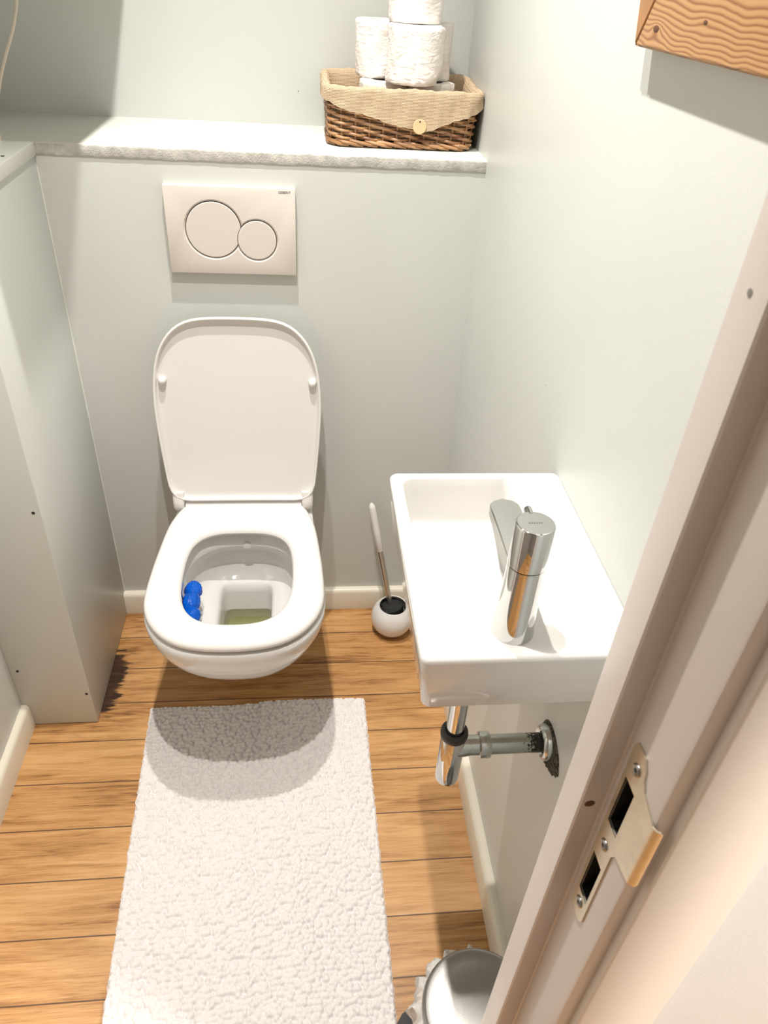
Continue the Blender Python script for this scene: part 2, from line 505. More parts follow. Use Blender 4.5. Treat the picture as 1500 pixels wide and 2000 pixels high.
def mat_grime():
    mt, nt, b = new_mat('crumbling_hole_edge')
    L = nt.links.new
    tc = N(nt, 'ShaderNodeTexCoord')
    n = N(nt, 'ShaderNodeTexNoise'); n.inputs['Scale'].default_value = 220; n.inputs['Detail'].default_value = 5
    L(tc.outputs['Object'], n.inputs['Vector'])
    r = N(nt, 'ShaderNodeValToRGB'); r.color_ramp.elements[0].position = 0.42; r.color_ramp.elements[1].position = 0.62
    r.color_ramp.elements[0].color = (0.012, 0.010, 0.006, 1); r.color_ramp.elements[1].color = (0.12, 0.11, 0.07, 1)
    L(n.outputs['Fac'], r.inputs['Fac']); L(r.outputs['Color'], b.inputs['Base Color'])
    b.inputs['Roughness'].default_value = 0.95
    return mt
M['grime'] = mat_grime()

def mat_rusty():
    mt, nt, b = new_mat('spotted_chrome_pipe')
    L = nt.links.new
    g = N(nt, 'ShaderNodeNewGeometry'); sep = N(nt, 'ShaderNodeSeparateXYZ'); L(g.outputs['Position'], sep.inputs[0])
    n = N(nt, 'ShaderNodeTexNoise'); n.inputs['Scale'].default_value = 260; n.inputs['Detail'].default_value = 4
    L(g.outputs['Position'], n.inputs['Vector'])
    mr = N(nt, 'ShaderNodeMapRange'); L(sep.outputs['X'], mr.inputs['Value'])
    mr.inputs['From Min'].default_value = 0.775; mr.inputs['From Max'].default_value = 0.815
    mr.inputs['To Min'].default_value = -0.3; mr.inputs['To Max'].default_value = 0.35
    a = N(nt, 'ShaderNodeMath', operation='ADD'); L(n.outputs['Fac'], a.inputs[0]); L(mr.outputs[0], a.inputs[1])
    t = N(nt, 'ShaderNodeMapRange'); L(a.outputs[0], t.inputs['Value']); t.inputs['From Min'].default_value = 0.52; t.inputs['From Max'].default_value = 0.60
    mx = N(nt, 'ShaderNodeMix', data_type='RGBA'); L(t.outputs[0], mx.inputs['Factor'])
    mx.inputs['A'].default_value = (0.42, 0.44, 0.40, 1); mx.inputs['B'].default_value = (0.015, 0.012, 0.008, 1)
    L(mx.outputs['Result'], b.inputs['Base Color'])
    s = N(nt, 'ShaderNodeMath', operation='SUBTRACT'); s.inputs[0].default_value = 1.0; L(t.outputs[0], s.inputs[1]); L(s.outputs[0], b.inputs['Metallic'])
    b.inputs['Roughness'].default_value = 0.25
    return mt
M['rusty'] = mat_rusty()

# ------------------------------------------------------------------ room shell
W = 0.8297          # right wall
XL = -0.1545        # left wall
YS = 0.2819         # wall behind the ledge
HS = 1.1554         # top of ledge
YF = -1.172         # inside face of the front wall
YH = -1.2595        # hall face of the door frame
S = 'structure'
bev_box('floor', (XL - 0.10, -2.65, -0.05), (W + 1.6, YS + 0.1, 0.0), M['floor'], kind=S)
bev_box('ceiling', (XL - 0.10, -1.2145, CEIL), (W + 0.10, YS + 0.1, CEIL + 0.05), M['ceiling'], kind=S)
bev_box('wall_back', (XL - 0.1, YS, 0.0), (W + 0.1, YS + 0.1, CEIL), M['wall'], kind=S)
bev_box('wall_right', (W, YF, 0.0), (W + 0.1, YS, CEIL), M['wall'], kind=S)
bev_box('wall_left', (XL - 0.1, YF, 0.0), (XL, YS, CEIL), M['wall'], kind=S)
# boxed-in cistern wall, its ledge board and the boxed column at the left
bev_box('wall_cistern', (0.0, 0.0, 0.0), (W, YS, HS - 0.0205), M['wall'], kind=S)

def wavy_board(name, x0, x1, y0, y1, z0, z1, mat, n=90, amp=0.0012, seed=1, front=True):
    """board with a slightly ragged, thickly painted front edge"""
    rnd = random.Random(seed); rings = []
    for i in range(n + 1):
        x = x0 + (x1 - x0) * i / n
        a = amp * (math.sin(i * 0.7 + seed) * 0.3 + rnd.uniform(-0.4, 0.4)); c = amp * rnd.uniform(-0.6, 0.6)
        rings.append([(x, y1, z0), (x, y1, z1), (x, y0 + 0.002, z1), (x, y0 + 0.0005, z1 - 0.001), (x, y0 + a * 0.5, z1 - 0.004), (x, y0 + c * 0.5, z0 + 0.003), (x, y0 + 0.001, z0 + a)])
    vs, fs = loft(rings, True, True)
    ob = mesh_obj(name, vs, fs, mat, smooth=True, kind=S, angle=50)
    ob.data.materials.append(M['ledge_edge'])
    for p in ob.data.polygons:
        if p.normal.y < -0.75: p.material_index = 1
    return ob
wavy_board('trim_1', XL, W, -0.0035, YS, HS - 0.0205, HS, M['ledge'], seed=4)
col_o = bev_box('wall_column', (XL, -0.3732, 0.002), (0.0, 0.0, HS - 0.022), M['wall'], bevel=0.0015, kind=S)
bev_box('wall_column_back', (XL, 0.0, 0.0), (0.0, YS, HS - 0.0205), M['wall'], kind=S)
cb = bev_box('trim_2', (XL, -0.380, HS - 0.0215), (0.0045, -0.004, HS + 0.0015), M['ledge'], bevel=0.0015, kind=S)
for p in ((-0.0134, 0.6058), (-0.1376, 0.1826), (-0.0085, 0.1017)):
    mesh_obj('screw_hole', *lathe([(0.0032, 0), (0.0030, -0.0008), (0.001, -0.0009)], (p[0], -0.3732, p[1]), 14, axis='y'), M['gap'], col_o)
mesh_obj('screw_hole', *lathe([(0.0032, 0), (0.0030, 0.0006), (0.001, 0.0007)], (-0.0089, -0.1322, HS + 0.0015), 14), M['gap'], cb)
# caulk lines in the corners of column and cistern wall
rnd = random.Random(3)
def caulk(pts, r, seed, name):
    rn = random.Random(seed)
    P = []; R = []
    for i in range(len(pts) - 1):
        a = Vector(pts[i]); b_ = Vector(pts[i + 1]); n = 60
        for k in range(n):
            P.append(a.lerp(b_, k / n)); R.append(r * rn.uniform(0.6, 1.2))
    return mesh_obj(name, *tube(P, R, 6), M['ledge'], kind=S)
caulk([(0.0, 0.0, 0.07), (0.0, 0.0, HS - 0.022)], 0.0022, 5, 'trim_3')
# skirting boards
def skirting(name, a, b_, inward, h=0.068, t=0.0145):
    a = Vector(a); b_ = Vector(b_); n = Vector(inward)
    prof = [(0, 0), (t, 0), (t, h - 0.010), (t * 0.82, h - 0.003), (t * 0.5, h), (0, h)]
    rings = [[p + n * u + Vector((0, 0, v)) for u, v in prof] for p in (a, b_)]
    vs, fs = loft(rings)
    return mesh_obj(name, vs, fs, M['skirting'], kind=S, angle=50)
skirting('baseboard_back', (0.0, 0, 0), (W, 0, 0), (0, -1, 0), t=0.017)
skirting('baseboard_right', (W, -0.017, 0), (W, YF, 0), (-1, 0, 0), t=0.0185, h=0.070)
skirting('baseboard_left', (XL, -0.3735, 0), (XL, YF, 0), (1, 0, 0), t=0.0155, h=0.071)
# bulkhead boxed in above the column (out of frame, throws the shadow on the wall behind the ledge)
bev_box('wall_bulkhead', (XL, -0.315, 1.60), (0.1975, YS, CEIL), M['wall'], kind=S)

# front wall with the doorway
bev_box('wall_front', (XL - 0.1, YH, 0.0), (-0.02, YF, CEIL + 0.05), M['hall_wall'], kind=S)
bev_box('wall_front_right', (0.728, YH - 0.0005, 0.0), (2.40, YF, 2.45), M['hall_wall'], kind=S)
bev_box('wall_front_lintel', (-0.02, YH, 2.06), (0.728, YF, 2.45), M['hall_wall'], kind=S)
# door frame: stop, rebate and hall-side nosing in one profile, jamb right
YR = -1.2035
jamb = [(0.728, YF), (0.6865, YF), (0.6857, YF - 0.002), (0.6857, YR + 0.0015), (0.6870, YR), (0.7035, YR), (0.7050, YR - 0.0012),
        (0.7050, YH + 0.0035), (0.7060, YH + 0.001), (0.7085, YH), (0.728, YH)]
frame_right = mesh_obj('door_1', *loft([[(x, y, z) for x, y in jamb] for z in (0.0, 2.06)]), M['frame'], kind=S, angle=50)
jl = [(-0.02 - (x - 0.728) * -1 * -1 if False else (0.708 - x), y) for x, y in jamb]
mesh_obj('door_2', *loft([[(x, y, z) for x, y in jl] for z in (0.0, 2.06)]), M['frame'], kind=S, angle=50)
def casing(name, x0, x1):
    prof = [(x0, YH), (x0, YH - 0.0075), (x0 + 0.002, YH - 0.009), (x1 - 0.002, YH - 0.009), (x1, YH - 0.0075), (x1, YH)]
    return mesh_obj(name, *loft([[(x, y, z) for x, y in prof] for z in (0.0, 2.12)]), M['casing'], kind=S, angle=50)
casing('trim_4', 0.7172, 0.7930)
casing('trim_5', -0.079, -0.0035)
# hall shell behind the camera
bev_box('wall_hall', (XL - 0.1, -2.75, 0.0), (2.40, -2.65, 2.45), M['hall_dark'], kind=S)
bev_box('wall_hall_left', (XL - 0.2, -2.65, 0.0), (XL - 0.1, YH, 2.45), M['hall_dark'], kind=S)
bev_box('wall_hall_right', (2.40, -2.65, 0.0), (2.50, YF, 2.45), M['hall_dark'], kind=S)
bev_box('ceiling_hall', (XL - 0.1, -2.65, 2.42), (2.40, -1.2595, 2.47), M['hall_dark'], kind=S)
# dents and keyhole mark on the frame
mesh_obj('scuff_mark', *lathe([(0.0042, 0), (0.003, -0.0003), (0.001, -0.0004)], (0.6935, YR, 0.944), 18, axis='y'), M['knot'], frame_right)
mesh_obj('filled_screw_hole', *lathe([(0.0022, 0), (0.0020, -0.0003), (0.0005, -0.0004)], (0.6857, -1.187, 1.335), 14, axis='x'), M['hall_dark'], frame_right)

# ceiling downlights
for i, p in enumerate(LAMPS):
    t = thing('ceiling_downlight', ['round recessed downlight in the ceiling nearer the cistern wall', 'round recessed downlight in the ceiling nearer the door'][i], 'ceiling light', (p[0], p[1], CEIL), 'recessed ceiling downlights')
    mesh_obj('rim', *lathe([(0.024, -0.001), (0.024, -0.012), (0.040, -0.006), (0.042, 0.0), (0.030, 0.0)], (p[0], p[1], CEIL), 40, False, False), M['chrome'], t)
t = thing('hall_ceiling_lamp', 'round flat ceiling lamp in the hall', 'ceiling light', (1.95, -1.92, 2.42))
mesh_obj('base', *lathe([(0.17, 0), (0.17, -0.03), (0.155, -0.065), (0.15, -0.065)], (1.95, -1.92, 2.42), 40, True, False), M['ceiling'], t)

# ------------------------------------------------------------------ toilet
CX = 0.3408
TO = thing('wall_hung_toilet', 'white wall hung toilet with its lid and seat, lid raised', 'toilet', (CX, 0.0, 0.0))
NA = 96
def mirror(poly, cx):   # poly: list of (halfwidth, y) from back to front
    return [(cx + w, y) for w, y in poly] + [(cx - w, y) for w, y in reversed(poly)]
seat_half = [(0.0, -0.084), (0.128, -0.084), (0.132, -0.095), (0.133, -0.115), (0.145, -0.13), (0.156, -0.16), (0.1635, -0.21), (0.1685, -0.26), (0.173, -0.31), (0.1755, -0.36),
             (0.1765, -0.40), (0.1755, -0.4232), (0.169, -0.4555), (0.1505, -0.492), (0.121, -0.524), (0.086, -0.5425), (0.035, -0.551), (0.0, -0.552)]
hole_half = [(0.0, -0.204), (0.04, -0.2045), (0.07, -0.210), (0.089, -0.224), (0.101, -0.247), (0.108, -0.285), (0.1105, -0.3333), (0.110, -0.37), (0.106, -0.41), (0.095, -0.445), (0.078, -0.468), (0.05, -0.4835), (0.0, -0.487)]
CY = -0.35
seat_r = smooth_closed(polar(mirror(seat_half, CX), (CX, CY), NA), 1, 2)
hole_r = smooth_closed(polar(mirror(hole_half, CX + 0.001), (CX, CY), NA), 2, 2)
ANG = [2 * math.pi * k / NA for k in range(NA)]
def ring(r, z, dr=0.0, c=(CX, CY)):
    return [(c[0] + (r[k] + dr) * math.cos(ANG[k]), c[1] + (r[k] + dr) * math.sin(ANG[k]), z) for k in range(NA)]
zb, zt = 0.4125, 0.4310
rings = [ring(seat_r, zb, -0.007), ring(seat_r, zb + 0.003, -0.0015), ring(seat_r, zb + 0.008, 0.0), ring(seat_r, zt - 0.007, -0.001), ring(seat_r, zt - 0.003, -0.004), ring(seat_r, zt - 0.0006, -0.009), ring(seat_r, zt, -0.015)]
mid = [(seat_r[k] - 0.015) * 0.5 + (hole_r[k] + 0.014) * 0.5 for k in range(NA)]
rings += [ring(np.array(mid), zt + 0.0004), ring(hole_r, zt - 0.0005, 0.014), ring(hole_r, zt - 0.0025, 0.007), ring(hole_r, zt - 0.007, 0.0018), ring(hole_r, zt - 0.012, 0.0), ring(hole_r, zb, 0.003), ring(seat_r, zb, -0.007)]
mesh_obj('seat', *loft(rings, False, False), M['plastic'], TO)

# bowl: outer shell, rim, inside and sump as one ceramic body
def bowl_ring(w, yf, z, yb=0.0, e=2.6, wb=None):
    """D-shaped section: flat back on the wall, round front"""
    half = []
    ys = yb + (yf - yb) * np.sin(np.linspace(0, math.pi / 2, 90))
    ym = yb + (yf - yb) * 0.60
    for y in ys:
        if y >= ym:
            t = (y - ym) / (yb - ym); ww = w * (1 - (1 - (wb or 0.86)) * t * t)
        else:
            t = (ym - y) / (ym - yf); ww = w * max(0.0, 1 - t ** e) ** (1 / e)
        half.append((ww, y))
    half = [(0, yb)] + half
    poly = mirror(half, CX)
    cy = (yb + yf) / 2
    r = polar(poly, (CX, cy), NA)
    return [(CX + r[k] * math.cos(ANG[k]), cy + r[k] * math.sin(ANG[k]), z) for k in range(NA)]
rim_r = seat_r + 0.0005
def rim_ring(z, dr):
    pts = []
    for k, (x, y, zz) in enumerate(ring(rim_r, z, dr)):
        pts.append((x, y, zz))
    return pts
def outer(z, w, yf):
    return bowl_ring(w, yf, z, yb=-0.0005)
def inner(z, w, y0, y1, e=3.0):
    """superellipse ring for the inside of the bowl"""
    cy = (y0 + y1) / 2; hy = abs(y1 - y0) / 2; pts = []
    for a in ANG:
        c, s = math.cos(a), math.sin(a)
        pts.append((CX + 0.004 + w * math.copysign(abs(c) ** (2 / e), c), cy + hy * math.copysign(abs(s) ** (2 / e), s), z))
    return pts
def rim_outer(z, dr, mixw=0.0, w=0.16, yf=-0.5):
    half = [(0, -0.0005), (0.148, -0.0005), (0.153, -0.05), (0.157, -0.13)] + [(a + 0.0025, b - 0.0025) for a, b in seat_half[7:]]
    cy = -0.2745
    rr_ = smooth_closed(polar(mirror(half, CX), (CX, cy), NA), 1, 1) + dr
    A_ = [(CX + rr_[k] * math.cos(ANG[k]), cy + rr_[k] * math.sin(ANG[k]), z) for k in range(NA)]
    B_ = outer(z, w, yf)
    return [(a[0] * (1 - mixw) + b[0] * mixw, min(-0.0005, a[1] * (1 - mixw) + b[1] * mixw), z) for a, b in zip(A_, B_)]
R_ = [outer(0.075, 0.060, -0.10), outer(0.080, 0.080, -0.16), outer(0.105, 0.092, -0.23), outer(0.14, 0.103, -0.31), outer(0.178, 0.113, -0.368), outer(0.21, 0.124, -0.424),
      outer(0.25, 0.140, -0.475), outer(0.29, 0.154, -0.508), rim_outer(0.33, -0.004, 0.75, 0.1655, -0.531), rim_outer(0.365, -0.001, 0.35, 0.173, -0.544), rim_outer(0.390, 0.0, 0.05, 0.175, -0.549), rim_outer(0.4005, -0.0005), rim_outer(0.4045, -0.0025), rim_outer(0.4065, -0.007)]
R_ += [inner(0.4065, 0.134, -0.166, -0.512, 2.7), inner(0.404, 0.130, -0.170, -0.508, 2.7), inner(0.398, 0.128, -0.173, -0.506, 2.7), inner(0.380, 0.123, -0.184, -0.500, 2.7), inner(0.372, 0.121, -0.188, -0.497, 2.7), inner(0.367, 0.123, -0.187, -0.499, 2.7), inner(0.363, 0.131, -0.172, -0.506, 2.7),
       inner(0.350, 0.132, -0.162, -0.508, 2.7), inner(0.325, 0.128, -0.158, -0.502, 2.7), inner(0.300, 0.118, -0.162, -0.485, 2.8), inner(0.284, 0.102, -0.172, -0.465, 3.0), inner(0.275, 0.085, -0.183, -0.44, 3.5),
       inner(0.270, 0.066, -0.196, -0.392, 5), inner(0.262, 0.0585, -0.203, -0.380, 8), inner(0.245, 0.056, -0.206, -0.372, 9), inner(0.19, 0.054, -0.212, -0.340, 9), inner(0.165, 0.050, -0.218, -0.305, 9), inner(0.155, 0.044, -0.225, -0.290, 6)]
bowl = mesh_obj('bowl', *loft(R_, True, True), M['ceramic'], TO, angle=70)
# water in the sump
wr = inner(0.196, 0.0565, -0.2085, -0.350, 9); wr0 = inner(0.166, 0.0530, -0.2145, -0.318, 9)
mesh_obj('water', *loft([wr0, wr]), M['water'], TO, smooth=False)
mesh_obj('flush_nozzle', *lathe([(0.011, 0), (0.010, -0.002), (0.007, -0.0035), (0.003, -0.004)], (CX + 0.008, -0.1865, 0.369), 20, axis='y'), M['ceramic'], TO)

# lid: dished plate leaning back against the wall
LO = Vector((CX - 0.0008, -0.108, 0.447)); LU = Vector((0, 0.062, 0.405)).normalized(); LN = Vector((0, -LU.z, LU.y)); LX = Vector((1, 0, 0))
lid_half = [(0.0, -0.003), (0.140, -0.003), (0.1535, -0.004), (0.1585, 0.000), (0.1625, 0.030), (0.1668, 0.075), (0.1718, 0.13), (0.1755, 0.185), (0.1765, 0.225), (0.1745, 0.265), (0.1695, 0.303),
            (0.160, 0.338), (0.1435, 0.369), (0.1205, 0.3935), (0.0975, 0.4050), (0.070, 0.4095), (0.03, 0.4113), (0.0, 0.4115)]
lc = 0.20
lid_r = smooth_closed(polar([(w, t) for w, t in lid_half] + [(-w, t) for w, t in reversed(lid_half)], (0, lc), NA), 1, 2)
def lring(h, dr=0.0, r=None):
    r = lid_r if r is None else r
    return [LO + LX * ((r[k] + dr) * math.cos(ANG[k])) + LU * (lc + (r[k] + dr) * math.sin(ANG[k])) + LN * h for k in range(NA)]
mk_ = lambda s: lid_r * s
# plate height varies: front lip 0..; back convex
LR = [lring(-0.012, 0, mk_(0.5)), lring(-0.0105, -0.03), lring(-0.008, -0.010), lring(-0.004, -0.002), lring(0.002, 0.0), lring(0.0085, -0.0005), lring(0.0100, -0.0022), lring(0.0095, -0.0045), lring(0.007, -0.0062),
      lring(0.0010, -0.0075), lring(-0.0015, -0.011), lring(-0.0022, -0.02), lring(-0.003, 0, mk_(0.5))]
mesh_obj('lid', *loft(LR, True, True), M['plastic'], TO, angle=60)
for sx, tt in ((-0.1545, 0.278), (0.1575, 0.275)):
    c = LO + LX * sx + LU * tt
    base = c - LN * 0.003
    pts = [base + LN * h for h in (0, 0.006, 0.012, 0.0155, 0.0175)]
    mesh_obj('lid_bumper', *tube(pts, [0.0085, 0.0082, 0.0076, 0.0058, 0.002], 20), M['plastic'], TO)
for sx in (-1, 1):
    ear = []
    for t_, w_, f_ in ((0.016, 0.0130, 0.008), (0.004, 0.0133, 0.0100), (-0.006, 0.0134, 0.0115), (-0.018, 0.0132, 0.0115), (-0.026, 0.0120, 0.0090), (-0.031, 0.0085, 0.0045)):
        c_ = LO + LX * (sx * 0.1447) + LU * t_
        ear.append([c_ + LX * (w_ * math.copysign(abs(math.cos(a)) ** 0.6, math.cos(a))) + LN * (-0.0005 + (f_ if math.sin(a) > 0 else 0.008) * math.copysign(abs(math.sin(a)) ** 0.7, math.sin(a))) for a in [2 * math.pi * q / 24 for q in range(24)]])
    mesh_obj('hinge_cover', *loft(ear), M['plastic'], TO, angle=60)
# seat neck bar between the hinges
npf = [(-0.150, 0.4150), (-0.150, 0.4305), (-0.135, 0.4314), (-0.120, 0.4335), (-0.111, 0.4385), (-0.106, 0.4450), (-0.098, 0.4480), (-0.088, 0.4450), (-0.085, 0.4150)]
mesh_obj('seat_neck', *loft([[(CX + q, y, z) for y, z in npf] for q in (-0.1305, 0.1305)]), M['plastic'], TO, angle=50)

# blue freshener block hanging inside the bowl
fb = thing('toilet_freshener', 'bright blue gel freshener block in a clear cage hanging inside the left of the bowl', 'toilet freshener', (0.238, -0.34, 0.32))
def blob(c, r, seed, sc_=(1, 1, 1)):
    bm = bmesh.new(); bmesh.ops.create_icosphere(bm, subdivisions=5, radius=1)
    rn = random.Random(seed); ph = [rn.uniform(0, 6) for _ in range(6)]
    vs = []
    for v in bm.verts:
        p = v.co; d = 1 + 0.012 * math.sin(17 * p.y + 9 * p.z + ph[4]) + 0.012 * math.sin(21 * p.x - 13 * p.z + ph[5]) + 0.05 * math.sin(3 * p.x + ph[0]) * math.sin(3 * p.y + ph[1]) + 0.035 * math.sin(6 * p.z + ph[2]) * math.cos(5 * p.x + ph[3])
        vs.append((c[0] + p.x * r * sc_[0] * d, c[1] + p.y * r * sc_[1] * d, c[2] + p.z * r * sc_[2] * d))
    fs = [[v.index for v in f.verts] for f in bm.faces]; bm.free(); return vs, fs
mb = MB()
mb.add(blob((0.2410, -0.308, 0.348), 0.0195, 1, (0.95, 1.15, 0.9))); mb.add(blob((0.2400, -0.345, 0.345), 0.0205, 2, (0.95, 1.5, 1.0))); mb.add(blob((0.2440, -0.381, 0.340), 0.0200, 3, (0.95, 1.45, 0.9)))
mb.build('gel_block', M['blue'], fb)
mesh_obj('hook', *tube([(0.2245, -0.345, 0.352), (0.2225, -0.345, 0.385), (0.2215, -0.345, 0.4095), (0.2130, -0.345, 0.4105), (0.205, -0.345, 0.4105)], 0.0012, 8), M['blue'], fb)

# ------------------------------------------------------------------ flush plate
PX, PZ = 0.2205, 0.9322
fp = thing('flush_plate', 'cream white dual flush plate on the wall above the toilet', 'flush plate', (PX + 0.123, 0.0, PZ))
plate = bev_box('plate', (PX, -0.013, PZ), (PX + 0.246, 0.0, PZ + 0.164), M['plate'], fp, bevel=0.0016)
BC, BR_ = (0.3090, 1.0165), 0.0520
SC_, SR = (0.3912, 0.9990), 0.0370
def ycone(c, r0, r1, y0, y1, n=72):
    return lathe([(r0, y0), (r1, y1)], (c[0], 0, c[1]), n, axis='y')
def cutter(c, r0, r1, y0, y1):
    o = mesh_obj('cut', *ycone(c, r0, r1, y0, y1), None, fp, smooth=False); bpy.context.view_layer.update(); return o
bpy.context.view_layer.update()
boolean(plate, cutter(BC, BR_ + 0.0048, BR_ + 0.0013, -0.0132, -0.0098))
boolean(plate, cutter(SC_, SR + 0.0048, SR + 0.0013, -0.0132, -0.0098))
mesh_obj('button_gap', *MB().add(ycone(BC, BR_ + 0.0014, BR_ + 0.0014, -0.0090, -0.0101)).add(ycone(SC_, SR + 0.0014, SR + 0.0014, -0.0090, -0.01012)).__dict__.values(), M['gap'], fp)
bigb = mesh_obj('large_button', *lathe([(BR_ - 0.0002, -0.0095), (BR_ - 0.0002, -0.0121), (BR_ - 0.0009, -0.0127), (BR_ - 0.002, -0.0128), (BR_ - 0.003, -0.0128), (0.02, -0.0128)], (BC[0], 0, BC[1]), 96, axis='y'), M['plate'], fp)
bpy.context.view_layer.update()
boolean(bigb, cutter(SC_, SR + 0.0012, SR + 0.0012, -0.02, -0.004))
mesh_obj('small_button', *lathe([(SR, -0.0095), (SR, -0.0121), (SR - 0.0008, -0.0127), (SR - 0.002, -0.0128), (SR - 0.003, -0.0128), (0.015, -0.0128)], (SC_[0], 0, SC_[1]), 80, axis='y'), M['plate'], fp)
mw = Matrix.Translation((PX + 0.2255, -0.01305, PZ + 0.157)) @ Matrix.Rotation(math.radians(90), 4, 'X')
text_mesh('maker_lettering', 'GEBERIT', 0.0062, mw, M['text'], fp)
fp.location.y -= 0.003; fp.location.z -= 0.0012
bpy.context.view_layer.update()
bev_box('backing', (PX + 0.0005, -0.003, PZ - 0.0008), (PX + 0.2455, 0.0, PZ + 0.1624), M['plate'], fp)
bpy.data.objects['backing'].matrix_parent_inverse = fp.matrix_world.inverted()

# ------------------------------------------------------------------ wash basin
sk = thing('wash_basin', 'small white rectangular ceramic hand basin fixed to the right wall', 'sink', (0.71, -0.84, 0.81))
x0, x1, y0, y1 = 0.5942, 0.8293, -1.0090, -0.6675
def sr(z, i=0.0, ib=0.0, r=0.010):
    return rrect(x0 + i, x1, y0 + ib, y1 - ib, r, z)
RS = [rrect(x0 + 0.03, x1 - 0.01, y0 + 0.03, y1 - 0.03, 0.02, 0.8105), sr(0.8105, 0.012, 0.008), sr(0.8115, 0.0095, 0.0055), sr(0.8135, 0.0082, 0.004), sr(0.883, 0.0005, 0.0003), sr(0.887, 0.0012, 0.0012), sr(0.8893, 0.0032, 0.0032, 0.009), sr(0.890, 0.006, 0.006, 0.008)]
def ir(z, d=0.0, r=0.014, right=0.0):
    return rrect(0.6095 + d, 0.7655 - d - right, -0.9240 + d, -0.6805 - d, r, z)
RS += [ir(0.8900, -0.003), ir(0.8893, 0.0), ir(0.887, 0.0015), ir(0.86, 0.0045, 0.014), ir(0.835, 0.0075, 0.016), ir(0.826, 0.010, 0.018), ir(0.8225, 0.015, 0.02), ir(0.821, 0.025, 0.02), ir(0.820, 0.055, 0.01)]
mesh_obj('basin', *loft(RS, True, True), M['ceramic'], sk, angle=60)
mesh_obj('drain', *lathe([(0.024, 0.0), (0.0235, 0.0015), (0.019, 0.002), (0.017, 0.0005), (0.004, 0.0)], (0.6900, -0.8860, 0.8205), 32), M['chrome'], sk)

# mixer tap
tp = thing('mixer_tap', 'tall chrome cylindrical mixer tap standing on the basin', 'tap', (0.698, -0.966, 0.890))
TX, TY = 0.6965, -0.9680
prof = [(0.0150, 0.0), (0.0232, 0.0), (0.0232, 0.0015), (0.0222, 0.010), (0.0212, 0.025), (0.0202, 0.045), (0.0194, 0.065), (0.0190, 0.085), (0.0189, 0.0915), (0.0180, 0.0917)]
mesh_obj('body', *lathe(prof, (TX, TY, 0.890), 64), M['chrome'], tp)
mesh_obj('handle_cap', *lathe([(0.0180, 0.0925), (0.0193, 0.0930), (0.0194, 0.095), (0.0194, 0.1395), (0.0188, 0.1412), (0.0180, 0.1418), (0.0172, 0.1419), (0.0165, 0.1419), (0.005, 0.1419)], (TX, TY, 0.890), 64), M['chrome'], tp)
mesh_obj('lever_pin', *tube([(TX - 0.001, TY + 0.0155, 1.0285), (TX - 0.001, TY + 0.021, 1.0290), (TX - 0.001, TY + 0.026, 1.0290), (TX - 0.001, TY + 0.0272, 1.0290)], [0.0042, 0.0042, 0.004, 0.002], 16), M['chrome'], tp)
# flat spout: slab with a rounded end, arching out of the body
sp = []
ns = 22
for i in range(ns + 1):
    t = i / ns
    y = TY + 0.004 + t * 0.101
    zt_ = 0.979 + 0.006 * math.sin(t * math.pi * 0.6)
    th = 0.034 * (1 - t) ** 1.7 + 0.0085
    e = max(0.0, (y - (TY + 0.004 + 0.101 - 0.0165)) / 0.0165)
    hw = 0.0168 * math.sqrt(max(0.0, 1 - e * e)) + 0.0002
    hw = min(hw, 0.0160 + 0.001 * t)
    xc = TX - 0.002 * t
    sp.append([(xc - hw, y, zt_ - 0.0012), (xc - hw + min(0.001, hw * 0.4), y, zt_), (xc + hw - min(0.001, hw * 0.4), y, zt_), (xc + hw, y, zt_ - 0.0012), (xc + hw, y, zt_ - th), (xc + hw * 0.5, y, zt_ - th - 0.001), (xc - hw * 0.5, y, zt_ - th - 0.001), (xc - hw, y, zt_ - th)])
mesh_obj('spout', *loft(sp), M['chrome'], tp, angle=35)
mbx = MB()
for i, (dx, w) in enumerate(((-0.0060, 0.0016), (-0.0036, 0.0016), (-0.0012, 0.0016), (0.0012, 0.0016), (0.0036, 0.0016), (0.0058, 0.0012))):
    xx = TX + dx
    mbx.add(([(xx - w / 2, TY - 0.0008, 1.03205), (xx + w / 2, TY - 0.0008, 1.03205), (xx + w / 2, TY + 0.0008, 1.03205), (xx - w / 2, TY + 0.0008, 1.03205)], [(0, 1, 2, 3)]))
mbx.build('engraved_lettering', M['text'], tp, smooth=False)

# bottle trap
bt = thing('bottle_trap', 'chrome bottle trap and waste pipe under the hand basin', 'drain trap', (0.686, -0.870, 0.48))
BX, BY = 0.6862, -0.8700
mesh_obj('tail_pipe', *lathe([(0.0128, 0.575), (0.0128, 0.8100)], (BX, BY, 0), 40), M['chrome'], bt)
mesh_obj('bottle', *lathe([(0.010, 0.4760), (0.0155, 0.4772), (0.0172, 0.481), (0.0175, 0.486), (0.0176, 0.580), (0.0165, 0.582), (0.013, 0.582)], (BX, BY, 0), 48), M['chrome'], bt)
mesh_obj('sealing_ring', *lathe([(0.0176, 0.577), (0.0192, 0.579), (0.0198, 0.584), (0.0192, 0.589), (0.0170, 0.592), (0.0135, 0.592), (0.0132, 0.582)], (BX, BY, 0), 40, False, False), M['rubber'], bt)
PZc = 0.5535
mesh_obj('outlet_socket', *lathe([(0.0168, 0.0), (0.0160, 0.016), (0.0146, 0.026), (0.0146, 0.046)], (BX, BY, PZc), 40, axis='x'), M['chrome_dull'], bt)
mesh_obj('compression_nut', *lathe([(0.0148, 0.038), (0.0186, 0.039), (0.0190, 0.041), (0.0190, 0.052), (0.0182, 0.054), (0.0148, 0.0545)], (BX, BY, PZc), 28, axis='x'), M['chrome_dull'], bt)
mesh_obj('waste_pipe', *lathe([(0.0142, 0.050), (0.0142, W - BX - 0.001)], (BX, BY, PZc), 40, axis='x'), M['rusty'], bt)
rn = random.Random(8)
